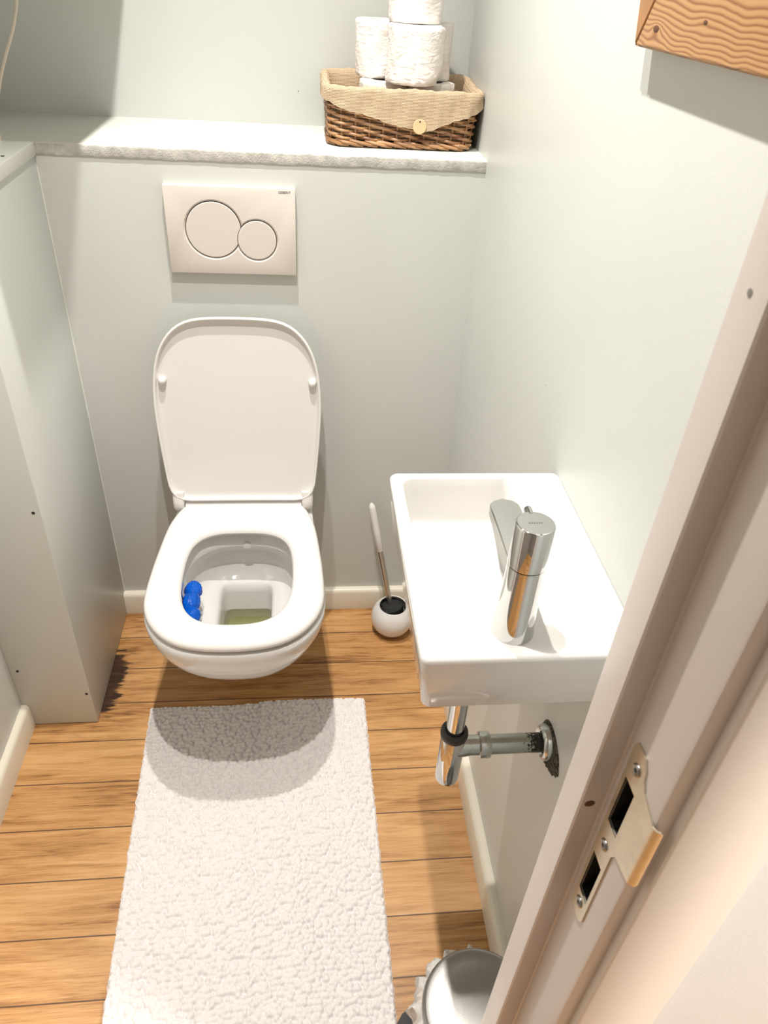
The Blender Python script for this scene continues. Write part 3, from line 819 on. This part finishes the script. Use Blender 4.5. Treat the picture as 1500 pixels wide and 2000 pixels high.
fl = []
for r, h, j in ((0.016, -0.010, 0), (0.021, -0.014, 0), (0.0245, -0.012, 0), (0.0262, -0.008, 0), (0.0265, 0.0, 0)):
    fl.append((r, h))
mesh_obj('wall_flange', *lathe(fl, (W - 0.0004, BY, PZc), 40, False, False, axis='x'), M['chrome_dull'], bt)
# ragged broken plaster round the pipe
gr = []
for ringi, (rr, h) in enumerate(((0.020, -0.002), (0.030, -0.0035), (0.033, -0.0005))):
    ring_ = []
    for k in range(60):
        a = 2 * math.pi * k / 60
        bulge = 1 + (0.26 + 0.16 * rn.random()) * (ringi > 0) * (0.5 - 0.5 * math.cos(a)) + (0.20 if ringi == 2 else 0.1) * max(0, math.cos(a - 3.7)) ** 2 * (ringi > 0)
        ring_.append((W + h, BY - 0.001 + rr * bulge * math.cos(a), PZc - 0.002 + rr * (1 + 0.25 * (math.sin(a) < 0) * rn.random() * (ringi > 0)) * math.sin(a)))
    gr.append(ring_)
hole = mesh_obj('broken_plaster', *loft(gr, False, False), M['grime'])
tag(hole, 'dark crumbling plaster edge around the waste pipe hole in the right wall', 'damaged plaster')

# ------------------------------------------------------------------ toilet brush
BRX, BRY, BRZ, BRR = 0.7080, -0.1010, 0.0500, 0.0560
br = thing('toilet_brush', 'toilet brush with a white and steel handle in a white round holder', 'toilet brush', (BRX, BRY, 0.0))
prof = []
for k in range(25):
    a = math.radians(-63 + k * (63 + 47) / 24)
    prof.append((BRR * math.cos(a), BRZ + BRR * math.sin(a)))
prof += [(prof[-1][0] - 0.001, prof[-1][1] + 0.0012), (prof[-1][0] - 0.003, prof[-1][1] - 0.001)]
for k in range(12):
    a = math.radians(42 - k * 9)
    prof.append(((BRR - 0.005) * math.cos(a), BRZ + (BRR - 0.005) * math.sin(a)))
mesh_obj('holder', *lathe(prof, (BRX, BRY, 0), 48, True, True), M['ceramic'], br)
top = Vector((0.6430, -0.030, 0.372)); bot = Vector((0.7065, -0.088, 0.060))
pt = lambda t: bot.lerp(top, t)
mesh_obj('steel_rod', *tube([pt(0.05), pt(0.60)], 0.0068, 20), M['steel'], br)
mesh_obj('grip', *tube([pt(0.575), pt(0.58), pt(0.75), pt(0.93), pt(0.965), pt(0.985), pt(1.0)], [0.0078, 0.0086, 0.0092, 0.0090, 0.0085, 0.0068, 0.003], 20), M['plastic'], br)
mbr = MB().add(tube([pt(-0.06), pt(-0.02), pt(0.045), pt(0.065)], [0.020, 0.032, 0.033, 0.020], 24))  # bristle core, widened so its black stands in for shade inside the holder
rn = random.Random(2)
for k in range(260):
    a = rn.uniform(0, 6.283); h = rn.uniform(-0.03, 0.068); p = pt(h)
    d = Vector((math.cos(a), math.sin(a), rn.uniform(0.0, 0.25)))
    mbr.add(tube([p + d * 0.022, p + d * (0.033 - 0.01 * h / 0.12)], 0.0006, 4))
mbr.build('bristles', M['bristle'], br)

# ------------------------------------------------------------------ basket of paper rolls on the ledge
bk = thing('wicker_basket', 'brown wicker basket with a cream linen liner on the ledge', 'basket', (0.672, 0.155, HS))
Z0 = HS
def bp_loop(h, off=0.0, n=240):
    """points + normals round the basket at height h (tapered)"""
    t = h / 0.105
    xa = 0.5350 - 0.0085 * t - off; xb = 0.8090 + 0.0150 * t * 0.8 + off
    ya = 0.0720 - 0.006 * t - off; yb = 0.2400 + 0.012 * t + off
    r = 0.028 + off
    base = rrect(xa, xb, ya, yb, r, Z0 + h, seg=8)
    P = [Vector(p) for p in base]; L = [0]
    for i in range(len(P)): L.append(L[-1] + (P[(i + 1) % len(P)] - P[i]).length)
    out = []; j = 0
    for k in range(n):
        s = L[-1] * k / n
        while L[j + 1] < s: j += 1
        f = (s - L[j]) / max(1e-9, L[j + 1] - L[j]); p = P[j].lerp(P[(j + 1) % len(P)], f)
        out.append(p)
    return out
def offset_loop(pts, f):
    n = len(pts); o = []
    for k in range(n):
        t = (pts[(k + 1) % n] - pts[k - 1]); t.z = 0; t.normalize()
        nrm = Vector((t.y, -t.x, 0))
        o.append(pts[k] + nrm * f(k))
    return o
def loop_tube(pts, r, n=6):
    rings = []; c = len(pts)
    for k in range(c):
        t = (pts[(k + 1) % c] - pts[k - 1]).normalized(); u = t.cross(Vector((0, 0, 1))).normalized(); w = u.cross(t)
        rings.append([pts[k] + (u * math.cos(2 * math.pi * j / n) + w * math.sin(2 * math.pi * j / n)) * r for j in range(n)])
    vs, fs = loft(rings, False, False)
    o = (c - 1) * n
    for j in range(n): fs.append((o + j, o + (j + 1) % n, (j + 1) % n, j))
    return vs, fs
wk = MB()
NP = 288; NST = 32
rows = 15
rn = random.Random(11)
for i in range(rows):
    h = 0.0105 + i * 0.0062
    pts = bp_loop(h, 0.0, NP)
    ph = math.pi * (i % 2)
    amp = 0.0034
    jit = [rn.uniform(-0.0006, 0.0006) for _ in range(NST)]
    pts = offset_loop(pts, lambda k: amp * math.sin(2 * math.pi * k / NP * NST / 2 + ph))
    for k in range(NP): pts[k].z += 0.0016 * math.cos(2 * math.pi * k / NP * NST / 2 + ph) + jit[int(k / NP * NST) % NST] * 0.8
    wk.add(loop_tube(pts, 0.0030))
# slanting braid round the foot
b0 = bp_loop(0.003, 0.001, 30 * 8)
for k in range(30):
    a = b0[(k * 8) % 240]; c = b0[(k * 8 + 15) % 240]; mid_ = b0[(k * 8 + 7) % 240]
    nrm = offset_loop(b0, lambda q: 0.0045)
    P = [Vector((a.x, a.y, Z0 + 0.0125)), Vector((nrm[(k * 8 + 4) % 240].x, nrm[(k * 8 + 4) % 240].y, Z0 + 0.0105)), Vector((nrm[(k * 8 + 10) % 240].x, nrm[(k * 8 + 10) % 240].y, Z0 + 0.0065)), Vector((c.x, c.y, Z0 + 0.0036))]
    wk.add(tube(P, [0.0028, 0.0032, 0.0032, 0.0026], 6))
# stakes and woven floor
for k in range(NST):
    q = int((k + 0.5) * NP / NST) % NP
    wk.add(tube([bp_loop(0.002, 0, NP)[q], bp_loop(0.102, 0, NP)[q]], 0.0021, 6))
for k in range(26):
    yy_ = 0.082 + k * 0.0060
    wk.add(tube([(0.545, yy_, Z0 + 0.004), (0.800, yy_, Z0 + 0.004)], 0.0026, 6))
wk.build('wicker_body', M['wicker'], bk)
# liner: inside cloth, rolled rim and turned-down skirt with a pointed front flap
def liner_ring(off, zf, n=240):
    out = []
    lp = bp_loop(0.105, off, n)
    for k, p in enumerate(lp): out.append(Vector((p.x, p.y, zf(k, p))))
    return out
def wave(k, a=0.0012): return a * (math.sin(k * 0.31) + 0.7 * math.sin(k * 0.83 + 1) + 0.5 * math.sin(k * 1.57 + 2))
def rimz(k, p): return Z0 + 0.1035 + 0.010 * max(0.0, (p.y - 0.16) / 0.1) + wave(k, 0.0008)
def skirtz(k, p):
    z = Z0 + 0.078
    if p.y < 0.10:
        u = (p.x - 0.520) / (0.835 - 0.520)
        d = max(0.0, 1 - abs(u - 0.60) / (0.60 if u < 0.60 else 0.40))
        z = Z0 + 0.080 - 0.047 * d ** 0.85
    return z + wave(k, 0.0005)
def lerp_ring(o, f):
    def g(k, p): return rimz(k, p) * (1 - f) + skirtz(k, p) * f + wave(k + int(f * 40), 0.0006)
    return liner_ring(o, g)
def inz(h): return lambda k, p: Z0 + h
LRG = [liner_ring(-0.016, inz(0.012)), liner_ring(-0.015, inz(0.06)), liner_ring(-0.012, inz(0.085)), liner_ring(-0.0095, lambda k, p: rimz(k, p) - 0.008), liner_ring(-0.005, lambda k, p: rimz(k, p) - 0.001), liner_ring(0.001, lambda k, p: rimz(k, p) + 0.001),
       liner_ring(0.006, lambda k, p: rimz(k, p) - 0.001), liner_ring(0.0085, lambda k, p: rimz(k, p) - 0.006), lerp_ring(0.0085, 0.35), lerp_ring(0.0085, 0.6), lerp_ring(0.0085, 0.8), lerp_ring(0.0090, 1.0)]
for i, rg in enumerate(LRG[7:]):
    for k, p in enumerate(rg):
        nr = Vector((p.x - 0.68, (p.y - 0.155) * 3, 0)).normalized()
        rg[k] = p + nr * (0.0012 * math.sin(k * 0.45 + i * 0.9) + 0.0008 * math.sin(k * 1.3))
mesh_obj('linen_liner', *loft(LRG, True, False), M['linen'], bk, angle=80)
ctag = lathe([(0.0125, 0.0), (0.0132, -0.0008), (0.0125, -0.0018)], (0.7035, 0.0550, Z0 + 0.0440), 32, axis='y')
wt = mesh_obj('wooden_tag', *ctag, simple('pale_wood', (0.66, 0.50, 0.28), 0.5), bk); wt['label'] = 'round pale wooden tag'
mesh_obj('tag_hole', *lathe([(0.0016, -0.0019), (0.0012, -0.0021)], (0.7035, 0.0550, Z0 + 0.0525), 12, axis='y'), M['gap'], wt)

def roll_mesh(r, h, seed, n=72):
    rn = random.Random(seed); ph = [rn.uniform(0, 6.28) for _ in range(8)]
    rings = []
    def ring_(rr, z, f=1.0):
        out = []
        for k in range(n):
            a = 2 * math.pi * k / n
            d = f * (0.0011 * math.sin(3 * a + ph[0] + z * 40) + 0.0008 * math.sin(7 * a + ph[1] - z * 90) + 0.0006 * math.sin(13 * a + ph[2] + z * 160))
            out.append(((rr + d) * math.cos(a), (rr + d) * math.sin(a), z))
        return out
    rings.append(ring_(0.021, 0.0, 0)); rings.append(ring_(r - 0.002, 0.0)); rings.append(ring_(r, 0.002))
    for i in range(1, 12): rings.append(ring_(r, h * i / 12))
    rings += [ring_(r, h - 0.002), ring_(r - 0.0025, h), ring_(r * 0.7, h, 0.3), ring_(0.0225, h - 0.0003, 0), ring_(0.0215, h - 0.003, 0), ring_(0.021, 0.0, 0)]
    return loft(rings, False, False)
def make_roll(r, h, seed, loc, label):
    t = thing('toilet_paper_roll', label, 'toilet roll', loc, 'toilet paper rolls in the basket')
    vs, fs = roll_mesh(r, h, seed)
    sh = mesh_obj('paper', [Vector(v) + Vector(loc) for v in vs], fs, M['tissue'], t, angle=60)
    mesh_obj('core', *lathe([(0.0208, 0.001), (0.0208, h - 0.003), (0.0196, h - 0.003), (0.0196, 0.001), (0.0208, 0.001)], loc, 32, False, False), M['core'], t)
    return t
RH = 0.0955
ZR1 = Z0 + 0.0125; ZR2 = ZR1 + RH + 0.0008; ZR3 = ZR2 + RH + 0.0008
make_roll(0.0455, RH, 1, (0.6400, 0.1600, ZR1), 'roll under the left roll, down inside the basket')
make_roll(0.0455, RH, 2, (0.7350, 0.1600, ZR1), 'roll under the right rear roll, down inside the basket')
make_roll(0.0465, RH, 4, (0.6330, 0.1990, ZR2), 'white toilet roll at the left of the three standing rolls')
make_roll(0.0465, RH, 5, (0.7290, 0.1990, ZR2), 'toilet roll at the right, mostly behind the front roll')
fr = make_roll(0.0490, RH, 6, (0.6895, 0.1145, ZR2), 'front toilet roll with a torn loose sheet, facing the room')
make_roll(0.0500, RH, 7, (0.6920, 0.1420, ZR3), 'topmost toilet roll stacked on the other rolls')
# loose sheet on the front roll
sheet = []
for i in range(14):
    t = i / 13; a = math.radians(-90 + 85 * t); rr = 0.0505 + 0.007 * t ** 2.2
    top_ = ZR2 + RH - 0.001 - 0.010 * max(0, t - 0.75) * 4 * 0.5; bot_ = ZR2 + 0.001 + 0.030 * t ** 3
    row_ = [Vector((0.6895 + rr * math.cos(a), 0.1145 + rr * math.sin(a), bot_ + (top_ - bot_) * j / 9 )) + Vector((0.0012 * math.sin(j * 1.9 + i), 0, 0)) for j in range(10)]
    sheet.append(row_)
sv = [p for r_ in sheet for p in r_]; sf = [(i * 10 + j, i * 10 + j + 1, (i + 1) * 10 + j + 1, (i + 1) * 10 + j) for i in range(13) for j in range(9)]
so = mesh_obj('loose_sheet', sv, sf, M['tissue'], fr)
sm_ = so.modifiers.new('thickness', 'SOLIDIFY'); sm_.thickness = 0.0004

# ------------------------------------------------------------------ cord rising from the column top
cp = [(-0.050, -0.012, HS + 0.0012), (-0.0485, -0.012, HS + 0.02), (-0.043, -0.012, 1.205), (-0.030, -0.010, 1.245), (-0.012, -0.008, 1.285), (0.008, -0.004, 1.325), (0.022, 0.0, 1.365), (0.033, 0.004, 1.42), (0.038, 0.008, 1.50), (0.040, 0.010, 1.60)]
def catmull(P, n=10):
    P = [Vector(p) for p in P]; out = []
    for i in range(len(P) - 1):
        p0 = P[max(i - 1, 0)]; p1 = P[i]; p2 = P[i + 1]; p3 = P[min(i + 2, len(P) - 1)]
        for k in range(n):
            t = k / n
            out.append(0.5 * ((2 * p1) + (p2 - p0) * t + (2 * p0 - 5 * p1 + 4 * p2 - p3) * t * t + (3 * p1 - p0 - 3 * p2 + p3) * t ** 3))
    out.append(P[-1]); return out
tag(mesh_obj('cord', *tube(catmull(cp), 0.0026, 10), M['cord']), 'cream cord rising from the top of the boxed column at left', 'cord')

# ------------------------------------------------------------------ pine board on the right wall
pb = thing('pine_board', 'varnished pine board fixed high on the right wall', 'wooden board', (W, -0.80, 1.395))
zb_, zt2 = 1.3950, 1.62
# in (y, z): mitred joint line leans back from the lower corner
def slab(name, poly, xo, mat, bev=0.0015):
    xf = W - 0.020
    bm = bmesh.new()
    f = bm.faces.new([bm.verts.new((xf + xo, y, z)) for y, z in poly])
    ret = bmesh.ops.extrude_face_region(bm, geom=[f])
    for v in ret['geom']:
        if isinstance(v, bmesh.types.BMVert): v.co.x = W
    bmesh.ops.recalc_face_normals(bm, faces=bm.faces)
    bmesh.ops.bevel(bm, geom=[e for e in bm.edges if all(abs(v.co.x - xf - xo) < 1e-6 for v in e.verts)], offset=bev, segments=3, affect='EDGES')
    bm.verts.index_update()
    vs = [v.co.copy() for v in bm.verts]; fs = [[v.index for v in g.verts] for g in bm.faces]; bm.free()
    return mesh_obj(name, vs, fs, mat, pb, angle=50)
slab('face_board', [(-0.6635, zb_), (-1.08, zb_ + 0.002), (-1.08, zt2), (-0.815, zt2)], 0.0, M['pine'], 0.0022)
slab('side_strip', [(-0.6615, zb_ + 0.0005), (-0.8135, zt2), (-0.600, zt2)], 0.0004, M['pine_end'], 0.0010)
for y_, z_, r_ in ((-0.7080, 1.4120, 0.0030), (-0.8060, 1.4230, 0.0018)):
    kv, kf = lathe([(r_, 0.0), (r_ * 0.8, -0.0003), (r_ * 0.2, -0.0004)], (W - 0.0200, y_, z_), 14, axis='x')
    mesh_obj('knot', [(v[0], y_ + (v[1] - y_) * 2.3, v[2]) for v in kv], kf, M['knot'], pb)

# ------------------------------------------------------------------ strike plate on the door frame
st = thing('strike_plate', 'brass coloured steel strike plate screwed into the door frame', 'strike plate', (0.705, -1.23, 0.92))
XS_ = 0.7050
def on(y, z, h=0.0): return (XS_ - h, y, z)
outline = [(-1.2125, 0.8220), (-1.2165, 0.8160), (-1.2310, 0.8160), (-1.2360, 0.8230), (-1.2360, 0.9250), (-1.2400, 0.9330), (-1.2590, 0.9370), (-1.2590, 1.0060), (-1.2400, 1.0130), (-1.2345, 1.0200), (-1.2335, 1.0260), (-1.2280, 1.0340), (-1.2150, 1.0340), (-1.2120, 1.0290)]
bm = bmesh.new()
f = bm.faces.new([bm.verts.new(on(y, z, 0.0016)) for y, z in outline])
ret = bmesh.ops.extrude_face_region(bm, geom=[f])
for v in ret['geom']:
    if isinstance(v, bmesh.types.BMVert): v.co.x = XS_
bmesh.ops.recalc_face_normals(bm, faces=bm.faces)
bm.verts.index_update(); vs = [v.co.copy() for v in bm.verts]; fs = [[v.index for v in g.verts] for g in bm.faces]; bm.free()
plate_o = mesh_obj('plate', vs, fs, M['strike'], st, smooth=False)
SL = [((-1.2163, -1.2322), (0.9440, 0.9980)), ((-1.2163, -1.2322), (0.8440, 0.8990))]
for (ya, yb), (za, zb2) in SL:
    bpy.context.view_layer.update()
    cobj = bev_box('cut', (XS_ - 0.01, yb, za), (XS_ + 0.01, ya, zb2), None, st)
    bpy.context.view_layer.update(); boolean(plate_o, cobj)
for (ya, yb), (za, zb2) in SL:
    cobj = bev_box('cut', (XS_ - 0.01, yb - 0.0, za), (XS_ + 0.014, ya, zb2), None, frame_right)
    bpy.context.view_layer.update(); boolean(frame_right, cobj)
    bev_box('latch_pocket', (XS_ + 0.0105, yb, za), (XS_ + 0.0125, ya, zb2), M['black'], st)
    for a_, b__ in (((XS_ + 0.0002, ya - 0.0006, za), (XS_ + 0.012, ya, zb2)), ((XS_ + 0.0002, yb, za), (XS_ + 0.012, yb + 0.0006, zb2)), ((XS_ + 0.0002, yb, za), (XS_ + 0.012, ya, za + 0.0006)), ((XS_ + 0.0002, yb, zb2 - 0.0006), (XS_ + 0.012, ya, zb2))):
        bev_box('pocket_lining', a_, b__, M['black'], st)
# lip curving round the hall-side edge
lip = []
for i in range(12):
    a = math.radians(i * 95 / 11)
    cy_, cx_ = -1.2590, XS_ + 0.0040
    lip.append([(cx_ - 0.0056 * math.cos(a), cy_ - 0.0056 * math.sin(a), z) for z in (0.9372 + 0.002 * (i > 9), 1.0058 - 0.002 * (i > 9))] + [(cx_ - 0.0040 * math.cos(a), cy_ - 0.0040 * math.sin(a), z) for z in (1.0058 - 0.002 * (i > 9), 0.9372 + 0.002 * (i > 9))])
mesh_obj('lip', *loft(lip), M['strike'], st, angle=60)
for z_ in (0.8335, 0.9215, 1.0165):
    y_ = -1.2243
    sc_o = mesh_obj('screw', *lathe([(0.0052, 0.0), (0.0050, -0.0008), (0.0040, -0.0016), (0.0016, -0.0012), (0.0012, -0.0002)], (XS_ - 0.0016, y_, z_), 20, axis='x'), M['steel_lid'], st)
    mesh_obj('cross_slot', *MB().add(lathe([(0.0016, 0.0), (0.0012, -0.0001)], (XS_ - 0.0030, y_, z_), 10, axis='x')).__dict__.values(), M['gap'], sc_o)

# ------------------------------------------------------------------ pedal bin
PBX, PBY, PBR, PBH = 0.7215, -1.0985, 0.0800, 0.258
pbn = thing('pedal_bin', 'small steel pedal bin in the corner by the door frame', 'bin', (PBX, PBY, 0))
mesh_obj('base_ring', *lathe([(0.078, 0.0), (0.084, 0.003), (0.084, 0.018), (0.080, 0.021)], (PBX, PBY, 0), 48), M['black'], pbn)
mesh_obj('body', *lathe([(0.0775, 0.018), (0.0780, 0.022), (0.0780, PBH - 0.024), (0.0770, PBH - 0.020)], (PBX, PBY, 0), 64), M['chrome_dull'], pbn)
mesh_obj('lid', *lathe([(0.0790, PBH - 0.014), (0.0812, PBH - 0.012), (0.0818, PBH - 0.006), (0.0806, PBH - 0.002), (0.0785, PBH - 0.0005), (0.0755, PBH - 0.0015), (0.060, PBH + 0.0020), (0.035, PBH + 0.0045), (0.010, PBH + 0.0055)], (PBX, PBY, 0), 72), M['steel_lid'], pbn)
dv = Vector((-0.80, 0.60, 0)).normalized(); sd = Vector((-dv.y, dv.x, 0))
pr = []
for t, hw, zz in ((0.070, 0.022, 0.016), (0.088, 0.024, 0.018), (0.105, 0.026, 0.020), (0.114, 0.022, 0.020), (0.117, 0.014, 0.0195)):
    c = Vector((PBX, PBY, 0)) + dv * t
    pr.append([c + sd * hw + Vector((0, 0, zz)), c - sd * hw + Vector((0, 0, zz)), c - sd * hw + Vector((0, 0, zz - 0.010)), c + sd * hw + Vector((0, 0, zz - 0.010))])
mesh_obj('pedal', *loft(pr), M['black'], pbn, angle=50)
# crumpled bag folded over the rim
rn = random.Random(21); NB = 144
def bag_ring(r, z, amp, ph):
    out = []
    for k in range(NB):
        a = 2 * math.pi * k / NB
        side = 0.5 + 0.5 * math.cos(a - math.radians(155))
        d = amp * (math.sin(17 * a + ph) + 0.8 * math.sin(29 * a + 2.1 * ph) + 0.6 * math.sin(43 * a - ph)) * (0.4 + side) + 0.010 * side * amp / 0.003
        out.append((PBX + (r + d) * math.cos(a), PBY + (r + d) * math.sin(a), z + 0.6 * d))
    return out
bagr = [bag_ring(0.0765, PBH - 0.016, 0.0002, 0), bag_ring(0.0800, PBH - 0.0165, 0.0010, 0.4), bag_ring(0.0820, PBH - 0.022, 0.0022, 0.9), bag_ring(0.0830, PBH - 0.034, 0.0028, 1.3), bag_ring(0.0825, PBH - 0.050, 0.0030, 1.9), bag_ring(0.0820, PBH - 0.068, 0.0030, 2.4), bag_ring(0.0815, PBH - 0.082, 0.0032, 2.9)]
bago = mesh_obj('bin_bag', *loft(bagr, False, False), M['bag'])
tag(bago, 'crumpled translucent white bag folded over the rim of the pedal bin', 'bin bag')
sm2 = bago.modifiers.new('thickness', 'SOLIDIFY'); sm2.thickness = 0.0004

# ------------------------------------------------------------------ bath mat with chenille bobbles
def build_rug():
    nx, ny = 270, 430
    u = np.linspace(0, 1, nx); v = np.linspace(0, 1, ny)
    U, V = np.meshgrid(u, v)
    LEN = 0.80; WID = 0.505
    # bobble height field: jittered hexagonal cells
    cs = 0.0092
    px_ = U * WID; py_ = V * LEN
    rs = np.random.RandomState(5)
    gw = int(WID / cs) + 4; gh = int(LEN / cs) + 4
    jx = rs.uniform(-0.32, 0.32, (gh, gw)); jy = rs.uniform(-0.32, 0.32, (gh, gw)); jh = rs.uniform(0.7, 1.15, (gh, gw)); jr = rs.uniform(0.55, 0.74, (gh, gw))
    gi = np.floor(py_ / cs).astype(int) + 1; gj = np.floor(px_ / cs).astype(int) + 1
    H = np.zeros_like(U)
    for a in (-1, 0, 1):
        for b_ in (-1, 0, 1):
            ii = np.clip(gi + a, 0, gh - 1); jj = np.clip(gj + b_, 0, gw - 1)
            cx_ = (jj - 1 + 0.5 + jx[ii, jj] + 0.5 * (ii % 2)) * cs - 0.25 * cs; cy_ = (ii - 1 + 0.5 + jy[ii, jj]) * cs
            r = jr[ii, jj] * cs
            d2 = ((px_ - cx_) ** 2 + (py_ - cy_) ** 2) / r ** 2
            H = np.maximum(H, np.sqrt(np.clip(1 - d2, 0, 1)) * jh[ii, jj])
    # edge falloff
    e = np.minimum(np.minimum(U, 1 - U) * WID, np.minimum(V, 1 - V) * LEN)
    base = 0.0055 * np.clip(e / 0.004, 0, 1) ** 0.5
    hem = np.clip((V * LEN) / 0.006, 0, 1)
    pile = 0.0085 * H * np.clip(e / 0.003, 0.25, 1) * (0.3 + 0.7 * hem)
    und = 0.0016 * np.sin(U * 7 + V * 3) * np.sin(V * 9) + 0.0028 * np.exp(-((U - 0.62 - 0.22 * (V - 0.45)) / 0.05) ** 2) * np.clip((V - 0.3) * 3, 0, 1) - 0.0022 * np.exp(-((U - 0.72 - 0.22 * (V - 0.45)) / 0.06) ** 2) * np.clip((V - 0.25) * 3, 0, 1)
    und *= np.clip(e / 0.03, 0, 1)
    Z = np.maximum(0.0008, base + pile + und)
    # plan shape
    xl = 0.1120 + 0.0285 * V + 0.0018 * np.sin(V * 160) ** 2 * 0 ; xr = 0.6200 + 0.0095 * V
    rl = rs.uniform(-1, 1, ny); rl = np.convolve(rl, np.ones(3) / 3, 'same')[:, None] * 0.0022
    rr = rs.uniform(-1, 1, ny); rr = np.convolve(rr, np.ones(3) / 3, 'same')[:, None] * 0.0022
    edgeL = np.clip(1 - U * WID / 0.010, 0, 1); edgeR = np.clip(1 - (1 - U) * WID / 0.010, 0, 1)
    X = xl + (xr - xl) * U + rl * edgeL + rr * edgeR
    yt = -0.3405 + 0.0055 * U - 0.004 * np.sin(U * math.pi) * (U < 0.5) + 0.006 * np.sin(np.clip((U - 0.35) / 0.65, 0, 1) * math.pi)
    Y = yt - LEN * V
    vs = np.stack([X, Y, Z], -1).reshape(-1, 3)
    idx = np.arange(nx * ny).reshape(ny, nx)
    q = np.stack([idx[:-1, :-1], idx[:-1, 1:], idx[1:, 1:], idx[1:, :-1]], -1).reshape(-1, 4)
    me = bpy.data.meshes.new('bath_mat')
    # flat underside ring so the mat has thickness down to the floor
    bnd = np.concatenate([idx[0, :], idx[1:, -1], idx[-1, -2::-1], idx[-2:0:-1, 0]])
    vb = vs[bnd].copy(); vb[:, 2] = 0.0002
    o = len(vs); nb = len(bnd)
    q2 = [(int(bnd[k]), o + k, o + (k + 1) % nb, int(bnd[(k + 1) % nb])) for k in range(nb)]
    me.from_pydata(np.vstack([vs, vb]).tolist(), [], q[:, ::-1].tolist() + [t_ for t_ in q2])
    me.polygons.foreach_set('use_smooth', [True] * len(me.polygons))
    me.update()
    ob = bpy.data.objects.new('bath_mat', me); COL.objects.link(ob); me.materials.append(M['rug'])
    return tag(ob, 'white chenille bath mat with bobbled pile on the wooden floor', 'bath mat')
build_rug()
